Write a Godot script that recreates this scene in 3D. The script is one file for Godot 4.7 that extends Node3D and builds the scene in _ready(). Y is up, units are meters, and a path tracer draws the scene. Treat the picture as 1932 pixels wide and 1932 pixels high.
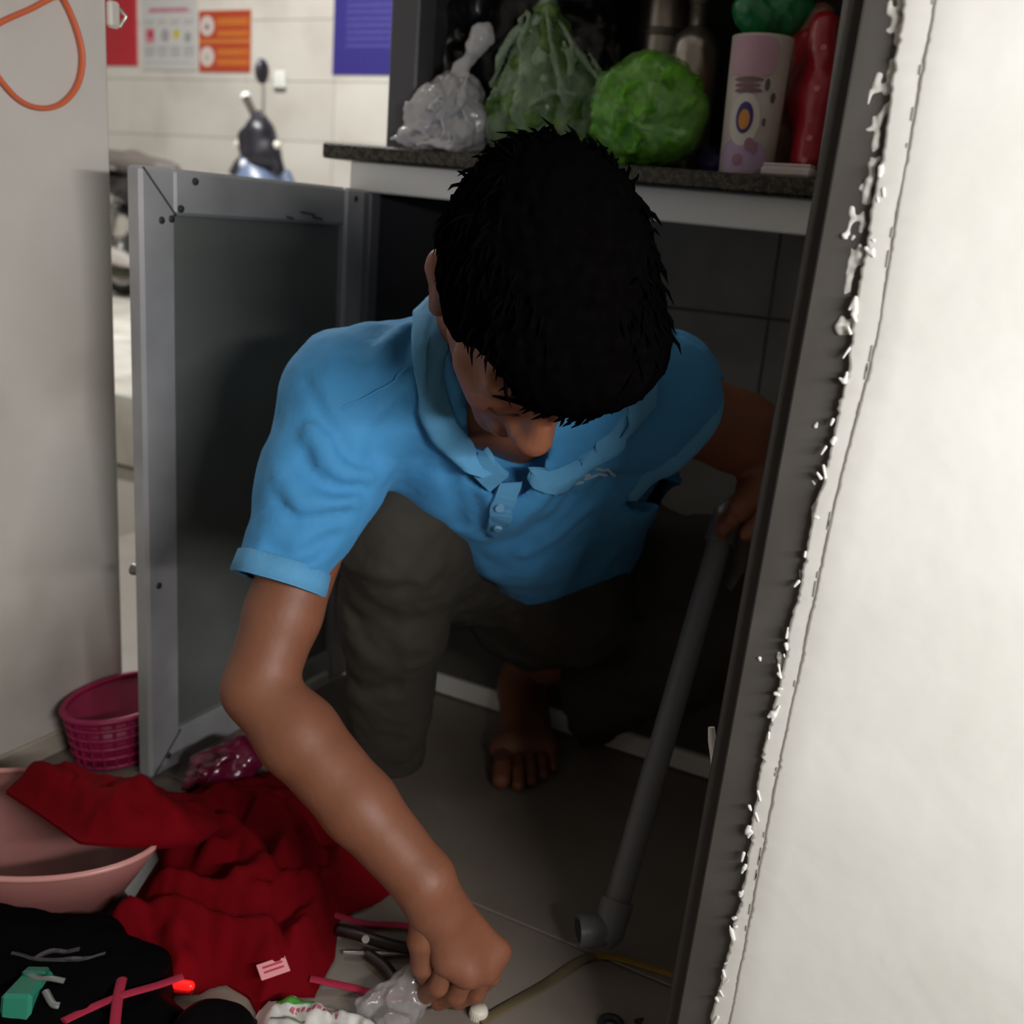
extends Node3D
# A man crouches in a doorway, reaching out of a low kitchen cabinet; garage behind, photographer's room in front.

var mats := {}
var taken := {}

# ---------------------------------------------------------------- helpers: nodes
func numbered(called: String) -> String:
	if not taken.has(called):
		taken[called] = 0
		return called
	taken[called] += 1
	return "%s_%03d" % [called, taken[called]]

func tag(o: Node3D, label: String, category := "", group := "", kind := "") -> Node3D:
	if label: o.set_meta("label", label)
	if category: o.set_meta("category", category)
	if group: o.set_meta("group", group)
	if kind: o.set_meta("kind", kind)
	return o

func thing(called: String, label: String, category: String, at := Vector3.ZERO, group := "") -> Node3D:
	var o := Node3D.new()
	o.name = numbered(called)
	add_child(o, true)
	o.position = at
	tag(o, label, category, group)
	return o

func obj(called: String, mesh, m: Material, parent: Node3D = null, at := Vector3.ZERO) -> MeshInstance3D:
	var o := MeshInstance3D.new()
	o.name = numbered(called) if parent == null else called
	if mesh is SurfaceTool:
		mesh.generate_normals()
		o.mesh = mesh.commit()
	else:
		o.mesh = mesh
	o.material_override = m
	o.position = at
	(self if parent == null else parent).add_child(o, true)
	return o

func struct(called: String, mesh, m: Material, parent: Node3D = null, at := Vector3.ZERO) -> MeshInstance3D:
	var o := obj(called, mesh, m, parent, at)
	if parent == null: o.set_meta("kind", "structure")
	return o

# ---------------------------------------------------------------- helpers: materials
func mat(r: float, g: float, b: float, rough := 0.6, metal := 0.0, extra := {}) -> StandardMaterial3D:
	var m := StandardMaterial3D.new()
	m.albedo_color = Color(r / 255.0, g / 255.0, b / 255.0)
	m.roughness = rough
	m.metallic = metal
	for k in extra: m.set(k, extra[k])
	return m

func noise_tex(freq: float, size: int, ramp: Array, fractal := 4, sd := 1, cell := false) -> NoiseTexture2D:
	var n := FastNoiseLite.new()
	n.seed = sd
	n.noise_type = FastNoiseLite.TYPE_CELLULAR if cell else FastNoiseLite.TYPE_SIMPLEX_SMOOTH
	n.frequency = freq
	n.fractal_octaves = fractal
	var t := NoiseTexture2D.new()
	t.width = size
	t.height = size
	t.seamless = true
	t.noise = n
	if ramp.size():
		var g := Gradient.new()
		var offs := PackedFloat32Array()
		var cols := PackedColorArray()
		for e in ramp:
			offs.append(e[0])
			cols.append(e[1])
		g.offsets = offs
		g.colors = cols
		t.color_ramp = g
	return t

func triplanar(m: StandardMaterial3D, tex: Texture2D, scale: float, bump: Texture2D = null, depth := 0.0) -> StandardMaterial3D:
	m.uv1_triplanar = true
	m.uv1_world_triplanar = true
	m.uv1_scale = Vector3.ONE * scale
	if tex: m.albedo_texture = tex
	if bump:
		m.heightmap_enabled = true
		m.heightmap_texture = bump
		m.heightmap_scale = depth
	return m

# ---------------------------------------------------------------- helpers: meshes
func sT() -> SurfaceTool:
	var st := SurfaceTool.new()
	st.begin(Mesh.PRIMITIVE_TRIANGLES)
	st.set_smooth_group(-1)
	return st

func tri(st: SurfaceTool, a: Vector3, b: Vector3, c: Vector3, out: Vector3) -> void:
	if (c - a).cross(b - a).dot(out) < 0.0:
		var t := b
		b = c
		c = t
	st.add_vertex(a); st.add_vertex(b); st.add_vertex(c)

func quad(st: SurfaceTool, a: Vector3, b: Vector3, c: Vector3, d: Vector3, out: Vector3) -> void:
	tri(st, a, b, c, out)
	tri(st, a, c, d, out)

# a box with chamfered edges; t places it
func bx(st: SurfaceTool, c: Vector3, s: Vector3, ch := 0.002, t := Transform3D()) -> void:
	var h := s * 0.5
	ch = minf(ch, minf(h.x, minf(h.y, h.z)) * 0.9)
	for ax in 3:
		var u := (ax + 1) % 3
		var v := (ax + 2) % 3
		for sg in [-1.0, 1.0]:
			var n := Vector3.ZERO
			n[ax] = sg
			var ps: Array[Vector3] = []
			for k in [[-1, -1], [1, -1], [1, 1], [-1, 1]]:
				var p := Vector3.ZERO
				p[ax] = sg * h[ax]
				p[u] = k[0] * (h[u] - ch)
				p[v] = k[1] * (h[v] - ch)
				ps.append(t * (c + p))
			quad(st, ps[0], ps[1], ps[2], ps[3], t.basis * n)
		for su in [-1.0, 1.0]:
			for sv in [-1.0, 1.0]:
				var e: Array[Vector3] = []
				for k in [[-1, 0], [1, 0], [1, 1], [-1, 1]]:
					var p := Vector3.ZERO
					p[ax] = k[0] * (h[ax] - ch)
					p[u] = su * (h[u] - (0.0 if k[1] == 0 else ch))
					p[v] = sv * (h[v] - (ch if k[1] == 0 else 0.0))
					e.append(t * (c + p))
				var o := Vector3.ZERO
				o[u] = su
				o[v] = sv
				quad(st, e[0], e[1], e[2], e[3], t.basis * o)
	for sx in [-1.0, 1.0]:
		for sy in [-1.0, 1.0]:
			for sz in [-1.0, 1.0]:
				var q := Vector3(sx, sy, sz)
				tri(st, t * (c + q * (h - Vector3(0, ch, ch))), t * (c + q * (h - Vector3(ch, 0, ch))), t * (c + q * (h - Vector3(ch, ch, 0))), t.basis * q)

func boxm(s: Vector3, ch := 0.002) -> SurfaceTool:
	var st := sT()
	bx(st, Vector3.ZERO, s, ch)
	return st

# box from two corners
func cb(lo: Vector3, hi: Vector3, ch := 0.002) -> SurfaceTool:
	var st := sT()
	bx(st, (lo + hi) * 0.5, (hi - lo).abs(), ch)
	return st

func spline(pts: Array, n: int) -> PackedVector3Array:
	var o := PackedVector3Array()
	for i in pts.size() - 1:
		var a: Vector3 = pts[maxi(i - 1, 0)]
		var b: Vector3 = pts[i]
		var c: Vector3 = pts[i + 1]
		var d: Vector3 = pts[mini(i + 2, pts.size() - 1)]
		for k in n:
			o.append(b.cubic_interpolate(c, a, d, float(k) / n))
	o.append(pts[pts.size() - 1])
	return o

# a tube along pts; radii is one number or one per point; flat squeezes the section along its second axis
func tube(st: SurfaceTool, pts, radii, sides := 12, flat := 1.0, up := Vector3.ZERO) -> void:
	st.set_smooth_group(0)
	var n: int = pts.size()
	var rings: Array = []
	var side := Vector3.ZERO
	for i in n:
		var dir: Vector3 = (pts[mini(i + 1, n - 1)] - pts[maxi(i - 1, 0)]).normalized()
		if up != Vector3.ZERO: side = dir.cross(up).normalized()
		elif side == Vector3.ZERO:
			side = dir.cross(Vector3.UP if absf(dir.y) < 0.9 else Vector3.RIGHT).normalized()
		else: side = (side - dir * side.dot(dir)).normalized()
		var w := side.cross(dir).normalized()
		var r: float = radii[i] if radii is Array or radii is PackedFloat32Array else radii
		var ring := PackedVector3Array()
		for k in sides:
			var an := TAU * k / sides
			ring.append(pts[i] + side * cos(an) * r + w * sin(an) * r * flat)
		rings.append(ring)
	for i in n - 1:
		for k in sides:
			var k2 := (k + 1) % sides
			var o: Vector3 = (rings[i][k] + rings[i][k2]) * 0.5 - (pts[i] + pts[i + 1]) * 0.5
			o = rings[i][k] + rings[i][k2] - pts[i] * 2.0
			quad(st, rings[i][k], rings[i][k2], rings[i + 1][k2], rings[i + 1][k], o)
	st.set_smooth_group(-1)
	for e in [0, n - 1]:
		var o: Vector3 = pts[0] - pts[1] if e == 0 else pts[n - 1] - pts[n - 2]
		for k in sides:
			tri(st, pts[e], rings[e][k], rings[e][(k + 1) % sides], o)

# prof: [radius, height] pairs from the outside bottom on; o is the base, sx/sz squeeze the section
func lathe(st: SurfaceTool, prof: Array, seg := 40, o := Vector3.ZERO, sx := 1.0, sz := 1.0, smooth := true, basis := Basis()) -> void:
	st.set_smooth_group(0 if smooth else -1)
	for i in prof.size() - 1:
		var p: Array = prof[i]
		var q: Array = prof[i + 1]
		for k in seg:
			var a0 := TAU * k / seg
			var a1 := TAU * (k + 1) / seg
			var A: Vector3 = basis * Vector3(cos(a0) * p[0] * sx, p[1], sin(a0) * p[0] * sz) + o
			var B: Vector3 = basis * Vector3(cos(a1) * p[0] * sx, p[1], sin(a1) * p[0] * sz) + o
			var C: Vector3 = basis * Vector3(cos(a1) * q[0] * sx, q[1], sin(a1) * q[0] * sz) + o
			var D: Vector3 = basis * Vector3(cos(a0) * q[0] * sx, q[1], sin(a0) * q[0] * sz) + o
			var am := (a0 + a1) * 0.5
			var n2 := Vector3(cos(am) * (q[1] - p[1]), -(q[0] - p[0]), sin(am) * (q[1] - p[1]))
			var out := basis * n2
			if p[0] > 1e-6: tri(st, A, B, C, out)
			if q[0] > 1e-6: tri(st, A, C, D, out)

# ---------------------------------------------------------------- helpers: signed distance fields and surface nets
class Field:
	var a := PackedVector3Array()
	var ba := PackedVector3Array()
	var il := PackedFloat32Array()
	var r1 := PackedFloat32Array()
	var r2 := PackedFloat32Array()
	var ec := PackedVector3Array()   # ellipsoids
	var er := PackedVector3Array()
	var sa := PackedVector3Array()   # capsules taken away
	var sb := PackedVector3Array()
	var sr := PackedFloat32Array()
	var pn := PackedVector3Array()   # cutting planes: kept where (p - pp).pn < 0
	var pp := PackedVector3Array()
	var pr := PackedFloat32Array()   # a plane cuts only within this distance of pp
	var ca := PackedVector3Array()   # creases: ridges (or grooves) along a line on the surface
	var cb := PackedVector3Array()
	var cw := PackedFloat32Array()
	var ch := PackedFloat32Array()
	var k := 0.02
	var cact := PackedInt32Array()
	var act := PackedInt32Array()
	var eact := PackedInt32Array()
	var noise: FastNoiseLite
	var amp := 0.0
	var squash := Vector3.ONE

	func cap(p: Vector3, q: Vector3, ra: float, rb := -1.0) -> void:
		a.append(p)
		ba.append(q - p)
		il.append(1.0 / maxf((q - p).length_squared(), 1e-9))
		r1.append(ra)
		r2.append(rb if rb >= 0.0 else ra)

	func chain(ps: Array, rs: Array) -> void:
		for i in ps.size() - 1: cap(ps[i], ps[i + 1], rs[i], rs[i + 1])

	func ell(c: Vector3, r: Vector3) -> void:
		ec.append(c)
		er.append(r)

	func sub(p: Vector3, q: Vector3, r: float) -> void:
		sa.append(p)
		sb.append(q)
		sr.append(r)

	func plane(p: Vector3, n: Vector3, reach := 10.0) -> void:
		pp.append(p)
		pn.append(n.normalized())
		pr.append(reach)

	func one(i: int, p: Vector3) -> float:
		var t := clampf((p - a[i]).dot(ba[i]) * il[i], 0.0, 1.0)
		return p.distance_to(a[i] + ba[i] * t) - lerpf(r1[i], r2[i], t)

	func eone(i: int, p: Vector3) -> float:
		var q := p - ec[i]
		var k0 := (q / er[i]).length()
		var k1 := (q / (er[i] * er[i])).length()
		return k0 * (k0 - 1.0) / maxf(k1, 1e-6)

	func crease(ps, w: float, h: float) -> void:
		var n: int = ps.size()
		for i in n - 1:
			ca.append(ps[i])
			cb.append(ps[i + 1])
			cw.append(w)
			ch.append(h)

	func cdist(i: int, p: Vector3) -> float:
		var v := cb[i] - ca[i]
		var t := clampf((p - ca[i]).dot(v) / maxf(v.length_squared(), 1e-9), 0.0, 1.0)
		return p.distance_to(ca[i] + v * t)

	func select(c: Vector3, r: float) -> bool:
		cact.clear()
		for i in ca.size():
			if cdist(i, c) < r + cw[i] * 2.5: cact.append(i)
		act.clear()
		eact.clear()
		for i in a.size():
			if one(i, c) < r + k + 0.03: act.append(i)
		for i in ec.size():
			if eone(i, c) < r * 1.3 + k + 0.03: eact.append(i)
		return act.size() + eact.size() > 0

	func all() -> void:
		act = PackedInt32Array(range(a.size()))
		eact = PackedInt32Array(range(ec.size()))
		cact = PackedInt32Array(range(ca.size()))

	func d(p: Vector3) -> float:
		var m := 1.0
		for i in act:
			var t := clampf((p - a[i]).dot(ba[i]) * il[i], 0.0, 1.0)
			var e := p.distance_to(a[i] + ba[i] * t) - lerpf(r1[i], r2[i], t)
			var h := k - absf(m - e)
			m = minf(m, e)
			if h > 0.0: m -= h * h / k * 0.25
		for i in eact:
			var e := eone(i, p)
			var h := k - absf(m - e)
			m = minf(m, e)
			if h > 0.0: m -= h * h / k * 0.25
		for i in sa.size():
			var v := sb[i] - sa[i]
			var t := clampf((p - sa[i]).dot(v) / maxf(v.length_squared(), 1e-9), 0.0, 1.0)
			m = maxf(m, sr[i] - p.distance_to(sa[i] + v * t))
		for i in pp.size():
			if p.distance_to(pp[i]) < pr[i]: m = maxf(m, (p - pp[i]).dot(pn[i]))
		if noise and absf(m) < amp * 4.0 + 0.03:
			var q := p * squash
			m += noise.get_noise_3d(q.x, q.y, q.z) * amp
		if cact.size() and absf(m) < 0.04:
			var up := 0.0
			var down := 0.0
			for i in cact:
				var e := cdist(i, p) / cw[i]
				if e < 2.5:
					var g := ch[i] * exp(-e * e)
					up = maxf(up, g)
					down = minf(down, g)
			m -= up + down
		return shaped(p, m)

	func shaped(_p: Vector3, m: float) -> float:
		return m

	func grad(p: Vector3) -> Vector3:
		var e := 0.0015
		return Vector3(d(p + Vector3(e, 0, 0)) - d(p - Vector3(e, 0, 0)), d(p + Vector3(0, e, 0)) - d(p - Vector3(0, e, 0)), d(p + Vector3(0, 0, e)) - d(p - Vector3(0, 0, e))).normalized()

	# the point of the surface (plus lift) nearest to p
	func onto(p: Vector3, lift := 0.0) -> Vector3:
		all()
		for i in 6:
			p -= grad(p) * (d(p) - lift)
		return p

	func bounds() -> AABB:
		var lo := Vector3.ONE * 1e9
		var hi := -lo
		for i in a.size():
			var r := maxf(r1[i], r2[i])
			for q in [a[i], a[i] + ba[i]]:
				lo = lo.min(q - Vector3.ONE * r)
				hi = hi.max(q + Vector3.ONE * r)
		for i in ec.size():
			lo = lo.min(ec[i] - er[i])
			hi = hi.max(ec[i] + er[i])
		var g := k + amp + 0.01
		return AABB(lo - Vector3.ONE * g, hi - lo + Vector3.ONE * 2.0 * g)

# meshes a field as surface nets, adds it to st through t; normals come from the mesh
func net(st: SurfaceTool, f: Field, h: float, t := Transform3D()) -> void:
	var bb := f.bounds()
	var nb := Vector3i(((bb.size / h) / 6.0).ceil())
	var n := nb * 6 + Vector3i.ONE
	var val := PackedFloat32Array()
	val.resize(n.x * n.y * n.z)
	val.fill(9.0)
	var blocks: Array[Vector3i] = []
	var rad := 3.0 * h * 1.7321
	for bz in nb.z:
		for by in nb.y:
			for bxx in nb.x:
				var c := bb.position + (Vector3(bxx, by, bz) * 6.0 + Vector3.ONE * 3.0) * h
				if not f.select(c, rad): continue
				if absf(f.d(c)) > rad * 1.25 + f.amp + 0.004: continue
				blocks.append(Vector3i(bxx, by, bz))
				for z in 7:
					for y in 7:
						for x in 7:
							var g := Vector3i(bxx * 6 + x, by * 6 + y, bz * 6 + z)
							var id := (g.z * n.y + g.y) * n.x + g.x
							if val[id] == 9.0: val[id] = f.d(bb.position + Vector3(g) * h)
	var vid := {}
	var vs := PackedVector3Array()
	var offs := [0, 1, n.x, n.x + 1, n.x * n.y, n.x * n.y + 1, n.x * n.y + n.x, n.x * n.y + n.x + 1]
	var edges := [[0, 1], [2, 3], [4, 5], [6, 7], [0, 2], [1, 3], [4, 6], [5, 7], [0, 4], [1, 5], [2, 6], [3, 7]]
	for b in blocks:
		for z in 6:
			for y in 6:
				for x in 6:
					var g := b * 6 + Vector3i(x, y, z)
					var id := (g.z * n.y + g.y) * n.x + g.x
					var s := 0
					for o in offs:
						if val[id + o] < 0.0: s += 1
					if s == 0 or s == 8: continue
					var sum := Vector3.ZERO
					var cnt := 0
					for e in edges:
						var va: float = val[id + offs[e[0]]]
						var vb: float = val[id + offs[e[1]]]
						if (va < 0.0) == (vb < 0.0): continue
						var pa := Vector3(e[0] & 1, (e[0] >> 1) & 1, e[0] >> 2)
						var pb := Vector3(e[1] & 1, (e[1] >> 1) & 1, e[1] >> 2)
						sum += pa.lerp(pb, va / (va - vb))
						cnt += 1
					vid[id] = vs.size()
					vs.append(bb.position + (Vector3(g) + sum / cnt) * h)
	var nrm := PackedVector3Array()
	nrm.resize(vs.size())
	var idx := PackedInt32Array()
	var strides := [1, n.x, n.x * n.y]
	for id in vid:
		for ax in 3:
			var s0: int = strides[ax]
			var va: float = val[id]
			var vb: float = val[id + s0]
			if (va < 0.0) == (vb < 0.0): continue
			var u: int = strides[(ax + 1) % 3]
			var w: int = strides[(ax + 2) % 3]
			if not (vid.has(id - u) and vid.has(id - w) and vid.has(id - u - w)): continue
			var q := [vid[id], vid[id - u], vid[id - u - w], vid[id - w]]
			if va < 0.0: q.reverse()
			for tr in [[0, 1, 2], [0, 2, 3]]:
				var i0: int = q[tr[0]]
				var i1: int = q[tr[1]]
				var i2: int = q[tr[2]]
				idx.append(i0); idx.append(i1); idx.append(i2)
				var fn := (vs[i2] - vs[i0]).cross(vs[i1] - vs[i0])
				nrm[i0] += fn
				nrm[i1] += fn
				nrm[i2] += fn
	for i in idx:
		st.set_normal((t.basis * nrm[i]).normalized())
		st.add_vertex(t * vs[i])

func net_obj(called: String, f: Field, h: float, m: Material, parent: Node3D = null, t := Transform3D()) -> MeshInstance3D:
	var st := SurfaceTool.new()
	st.begin(Mesh.PRIMITIVE_TRIANGLES)
	net(st, f, h, t)
	st.index()
	return obj(called, st.commit(), m, parent)

func fnoise(freq: float, sd: int, oct := 3) -> FastNoiseLite:
	var n := FastNoiseLite.new()
	n.noise_type = FastNoiseLite.TYPE_SIMPLEX_SMOOTH
	n.frequency = freq
	n.seed = sd
	n.fractal_octaves = oct
	return n

# ---------------------------------------------------------------- the scene
func _ready() -> void:
	seed(7)
	var cam := Camera3D.new()
	cam.name = "camera"
	cam.fov = 52.70
	cam.near = 0.02
	cam.far = 60.0
	cam.position = Vector3(0, 0.74, 0)
	cam.basis = Basis(Vector3.UP, deg_to_rad(27.2)) * Basis(Vector3.RIGHT, deg_to_rad(-15.6)) * Basis(Vector3.BACK, deg_to_rad(4.65))
	var lens := CameraAttributesPhysical.new()
	lens.frustum_focal_length = 24.229
	lens.exposure_aperture = 4.0
	lens.frustum_focus_distance = 0.85
	cam.attributes = lens
	add_child(cam)
	cam.current = true

	var env := Environment.new()
	env.background_mode = Environment.BG_COLOR
	env.background_color = Color(0.0, 0.0, 0.0)
	env.tonemap_mode = Environment.TONE_MAPPER_LINEAR
	env.tonemap_exposure = 1.0
	env.sdfgi_enabled = true
	env.ssao_enabled = true
	env.ssil_enabled = true
	var we := WorldEnvironment.new()
	we.name = "surroundings"
	we.environment = env
	add_child(we)

	# the room's tube lamp on the right, and two tubes on the garage ceiling
	tube_lamp("tube_lamp", "white tube work lamp standing right of the doorway", Vector3(0.74, 0.86, -0.12), Vector3(-0.95, -0.05, -0.65), 0.7, 2.05, Color(1.0, 0.99, 0.98))
	tube_lamp("ceiling_tube_lamp", "long white ceiling tube lamp over the scooter", Vector3(-3.4, 2.72, -3.1), Vector3(0, -1, 0), 1.2, 7.5, Color(1.0, 1.0, 0.985))
	tube_lamp("ceiling_tube_lamp", "long white ceiling tube lamp beside the cabinet end", Vector3(-2.25, 2.72, -1.75), Vector3(0, -1, 0), 1.2, 2.4, Color(1.0, 1.0, 0.985))

	build_shell()
	build_cabinet()
	build_person()
	build_counter_things()
	build_floor_things()
	build_far_things()

func tube_lamp(called: String, label: String, at: Vector3, towards: Vector3, length: float, energy: float, col: Color) -> void:
	var t := thing(called, label, "lamp", at)
	var side := Vector3.BACK if absf(towards.y) < 0.9 else Vector3.RIGHT
	var b := Basis.looking_at(towards, Vector3.UP if absf(towards.y) < 0.9 else Vector3.BACK)
	t.basis = b
	var body := sT()
	bx(body, Vector3(0, 0, 0.05), Vector3(length + 0.06, 0.09, 0.04), 0.006)
	obj("housing", body, mat(225, 225, 222, 0.5), t)
	var st := sT()
	tube(st, [Vector3(-length / 2, 0, 0.01), Vector3(length / 2, 0, 0.01)], 0.014, 14)
	obj("tube", st, mat(250, 250, 245, 0.4, 0.0, {"emission_enabled": true, "emission": col, "emission_energy_multiplier": 1.5}), t)
	var l := AreaLight3D.new()
	l.name = "lamp_light"
	l.area_size = Vector2(length, 0.05)
	l.light_energy = energy
	l.light_color = col
	l.shadow_enabled = true
	l.area_range = 12.0
	l.area_attenuation = 2.0
	l.position = Vector3(0, 0, -0.012)
	t.add_child(l)

# ---------------------------------------------------------------- the setting
func tiles(parent: Node3D, called: String, o: Vector3, u: Vector3, v: Vector3, nu: int, nv: int, su: float, sv: float, thick: float, ms: Array, gap := 0.003) -> void:
	# tiles laid from o along u and v, their faces towards u x v
	var n := u.cross(v).normalized()
	var base := boxm(Vector3(su - gap, sv - gap, thick), 0.0012)
	base.generate_normals()
	var mesh := base.commit()
	var k := 0
	for j in nv:
		for i in nu:
			var m := obj(called, mesh, ms[(i * 7 + j * 3 + (i * j) % 5) % ms.size()], parent)
			m.basis = Basis(u, v, n)
			m.position = o + u * (i + 0.5) * su + v * (j + 0.5) * sv + n * (thick * 0.5 + 0.0004 * ((i * 5 + j * 3) % 3))
			k += 1

func build_shell() -> void:
	var grout := mat(118, 112, 104, 0.9)
	var smudge := noise_tex(0.006, 512, [[0.0, Color(0.78, 0.74, 0.70)], [0.5, Color(0.93, 0.91, 0.89)], [1.0, Color(1, 1, 1)]], 5, 3)
	var grain := noise_tex(0.05, 512, [], 4, 9)
	var plaster := triplanar(mat(226, 225, 221, 0.85), noise_tex(0.008, 512, [[0.0, Color(0.95, 0.95, 0.94)], [1.0, Color(1, 1, 1)]], 5, 5), 1.3, grain, 0.03)
	var ceil_paint := mat(215, 214, 208, 0.9)
	# floors
	var faint := noise_tex(0.006, 512, [[0.0, Color(0.90, 0.88, 0.87)], [0.5, Color(0.97, 0.96, 0.955)], [1.0, Color(1, 1, 1)]], 5, 3)
	var fl := struct("floor", cb(Vector3(-7.2, -0.12, -5.0), Vector3(2.0, -0.008, 2.2)), grout)
	var tm: Array = []
	for c in [[132, 123, 114], [129, 120, 111], [135, 126, 116]]:
		tm.append(triplanar(mat(c[0], c[1], c[2], 0.42), faint, 1.7))
	tiles(fl, "floor_tile", Vector3(-1.77, -0.008, 1.513), Vector3(1, 0, 0), Vector3(0, 0, -1), 4, 3, 0.8, 0.8, 0.008, tm)
	tiles(fl, "floor_tile", Vector3(-1.77, -0.008, -0.887), Vector3(1, 0, 0), Vector3(0, 0, -1), 2, 1, 0.8, 0.8, 0.008, tm)
	# the raised garage floor and its riser
	var white_tile: Array = []
	for c in [[224, 224, 220], [219, 219, 215], [228, 227, 223]]:
		white_tile.append(triplanar(mat(c[0], c[1], c[2], 0.35), smudge, 0.9))
	var g := struct("garage_floor", cb(Vector3(-7.0, -0.01, -4.7), Vector3(-1.9, 0.192, -2.0)), grout)
	tiles(g, "floor_tile", Vector3(-6.7, 0.192, -2.0), Vector3(1, 0, 0), Vector3(0, 0, -1), 8, 5, 0.6, 0.6, 0.008, white_tile)
	tiles(g, "riser_tile", Vector3(-6.7, 0.0, -2.0), Vector3(1, 0, 0), Vector3(0, 1, 0), 8, 1, 0.6, 0.2, 0.006, white_tile)
	# garage walls
	var w := struct("wall_back", cb(Vector3(-7.2, -0.1, -4.9), Vector3(0.0, 2.8, -4.612)), grout)
	var wm: Array = []
	for c in [[204, 200, 194], [201, 197, 191], [206, 202, 196]]:
		wm.append(triplanar(mat(c[0], c[1], c[2], 0.4), faint, 0.5))
	tiles(w, "wall_tile", Vector3(-6.6, 0.468, -4.612), Vector3(1, 0, 0), Vector3(0, 1, 0), 7, 5, 0.6, 0.3, 0.010, wm, 0.0025)
	struct("wall_garage", cb(Vector3(-7.2, -0.1, -4.7), Vector3(-7.0, 2.8, -0.9)), plaster)
	struct("wall_partition", cb(Vector3(-7.2, -0.1, -0.95), Vector3(-1.21, 2.8, -0.80)), plaster)
	struct("ceiling_garage", cb(Vector3(-7.2, 2.78, -4.9), Vector3(0.1, 2.9, -0.70)), ceil_paint)
	# wall behind and beside the counter
	var kb := struct("wall_kitchen", cb(Vector3(-1.03, -0.01, -1.99), Vector3(0.1, 2.8, -1.865)), grout)
	var km: Array = []
	for c in [[206, 206, 204], [202, 202, 200]]:
		km.append(triplanar(mat(c[0], c[1], c[2], 0.45), smudge, 0.9))
	tiles(kb, "wall_tile", Vector3(-1.057, 0.012, -1.865), Vector3(1, 0, 0), Vector3(0, 1, 0), 2, 1, 0.583, 0.6, 0.012, km)
	tiles(kb, "wall_tile", Vector3(-1.057, 0.612, -1.865), Vector3(1, 0, 0), Vector3(0, 1, 0), 2, 3, 0.583, 0.6, 0.012, km)
	struct("wall_kitchen_side", cb(Vector3(-0.12, -0.01, -1.99), Vector3(-0.02, 2.8, -0.80)), triplanar(mat(190, 188, 182, 0.7), smudge, 0.8))
	struct("wall_garage_end", cb(Vector3(-0.2, -0.1, -4.9), Vector3(0.1, 2.8, -1.9)), plaster)
	# the near room
	left_wall()
	right_wall(plaster)
	struct("wall_lintel", cb(Vector3(-1.25, 2.05, -0.95), Vector3(-0.15, 2.8, -0.72)), plaster)
	struct("ceiling", cb(Vector3(-1.3, 2.6, -0.8), Vector3(2.0, 2.7, 2.2)), ceil_paint)
	struct("wall_rear", cb(Vector3(-1.3, -0.1, 2.0), Vector3(2.0, 2.7, 2.2)), plaster)
	struct("wall_side", cb(Vector3(1.7, -0.1, -0.8), Vector3(2.0, 2.7, 2.2)), plaster)

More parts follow.
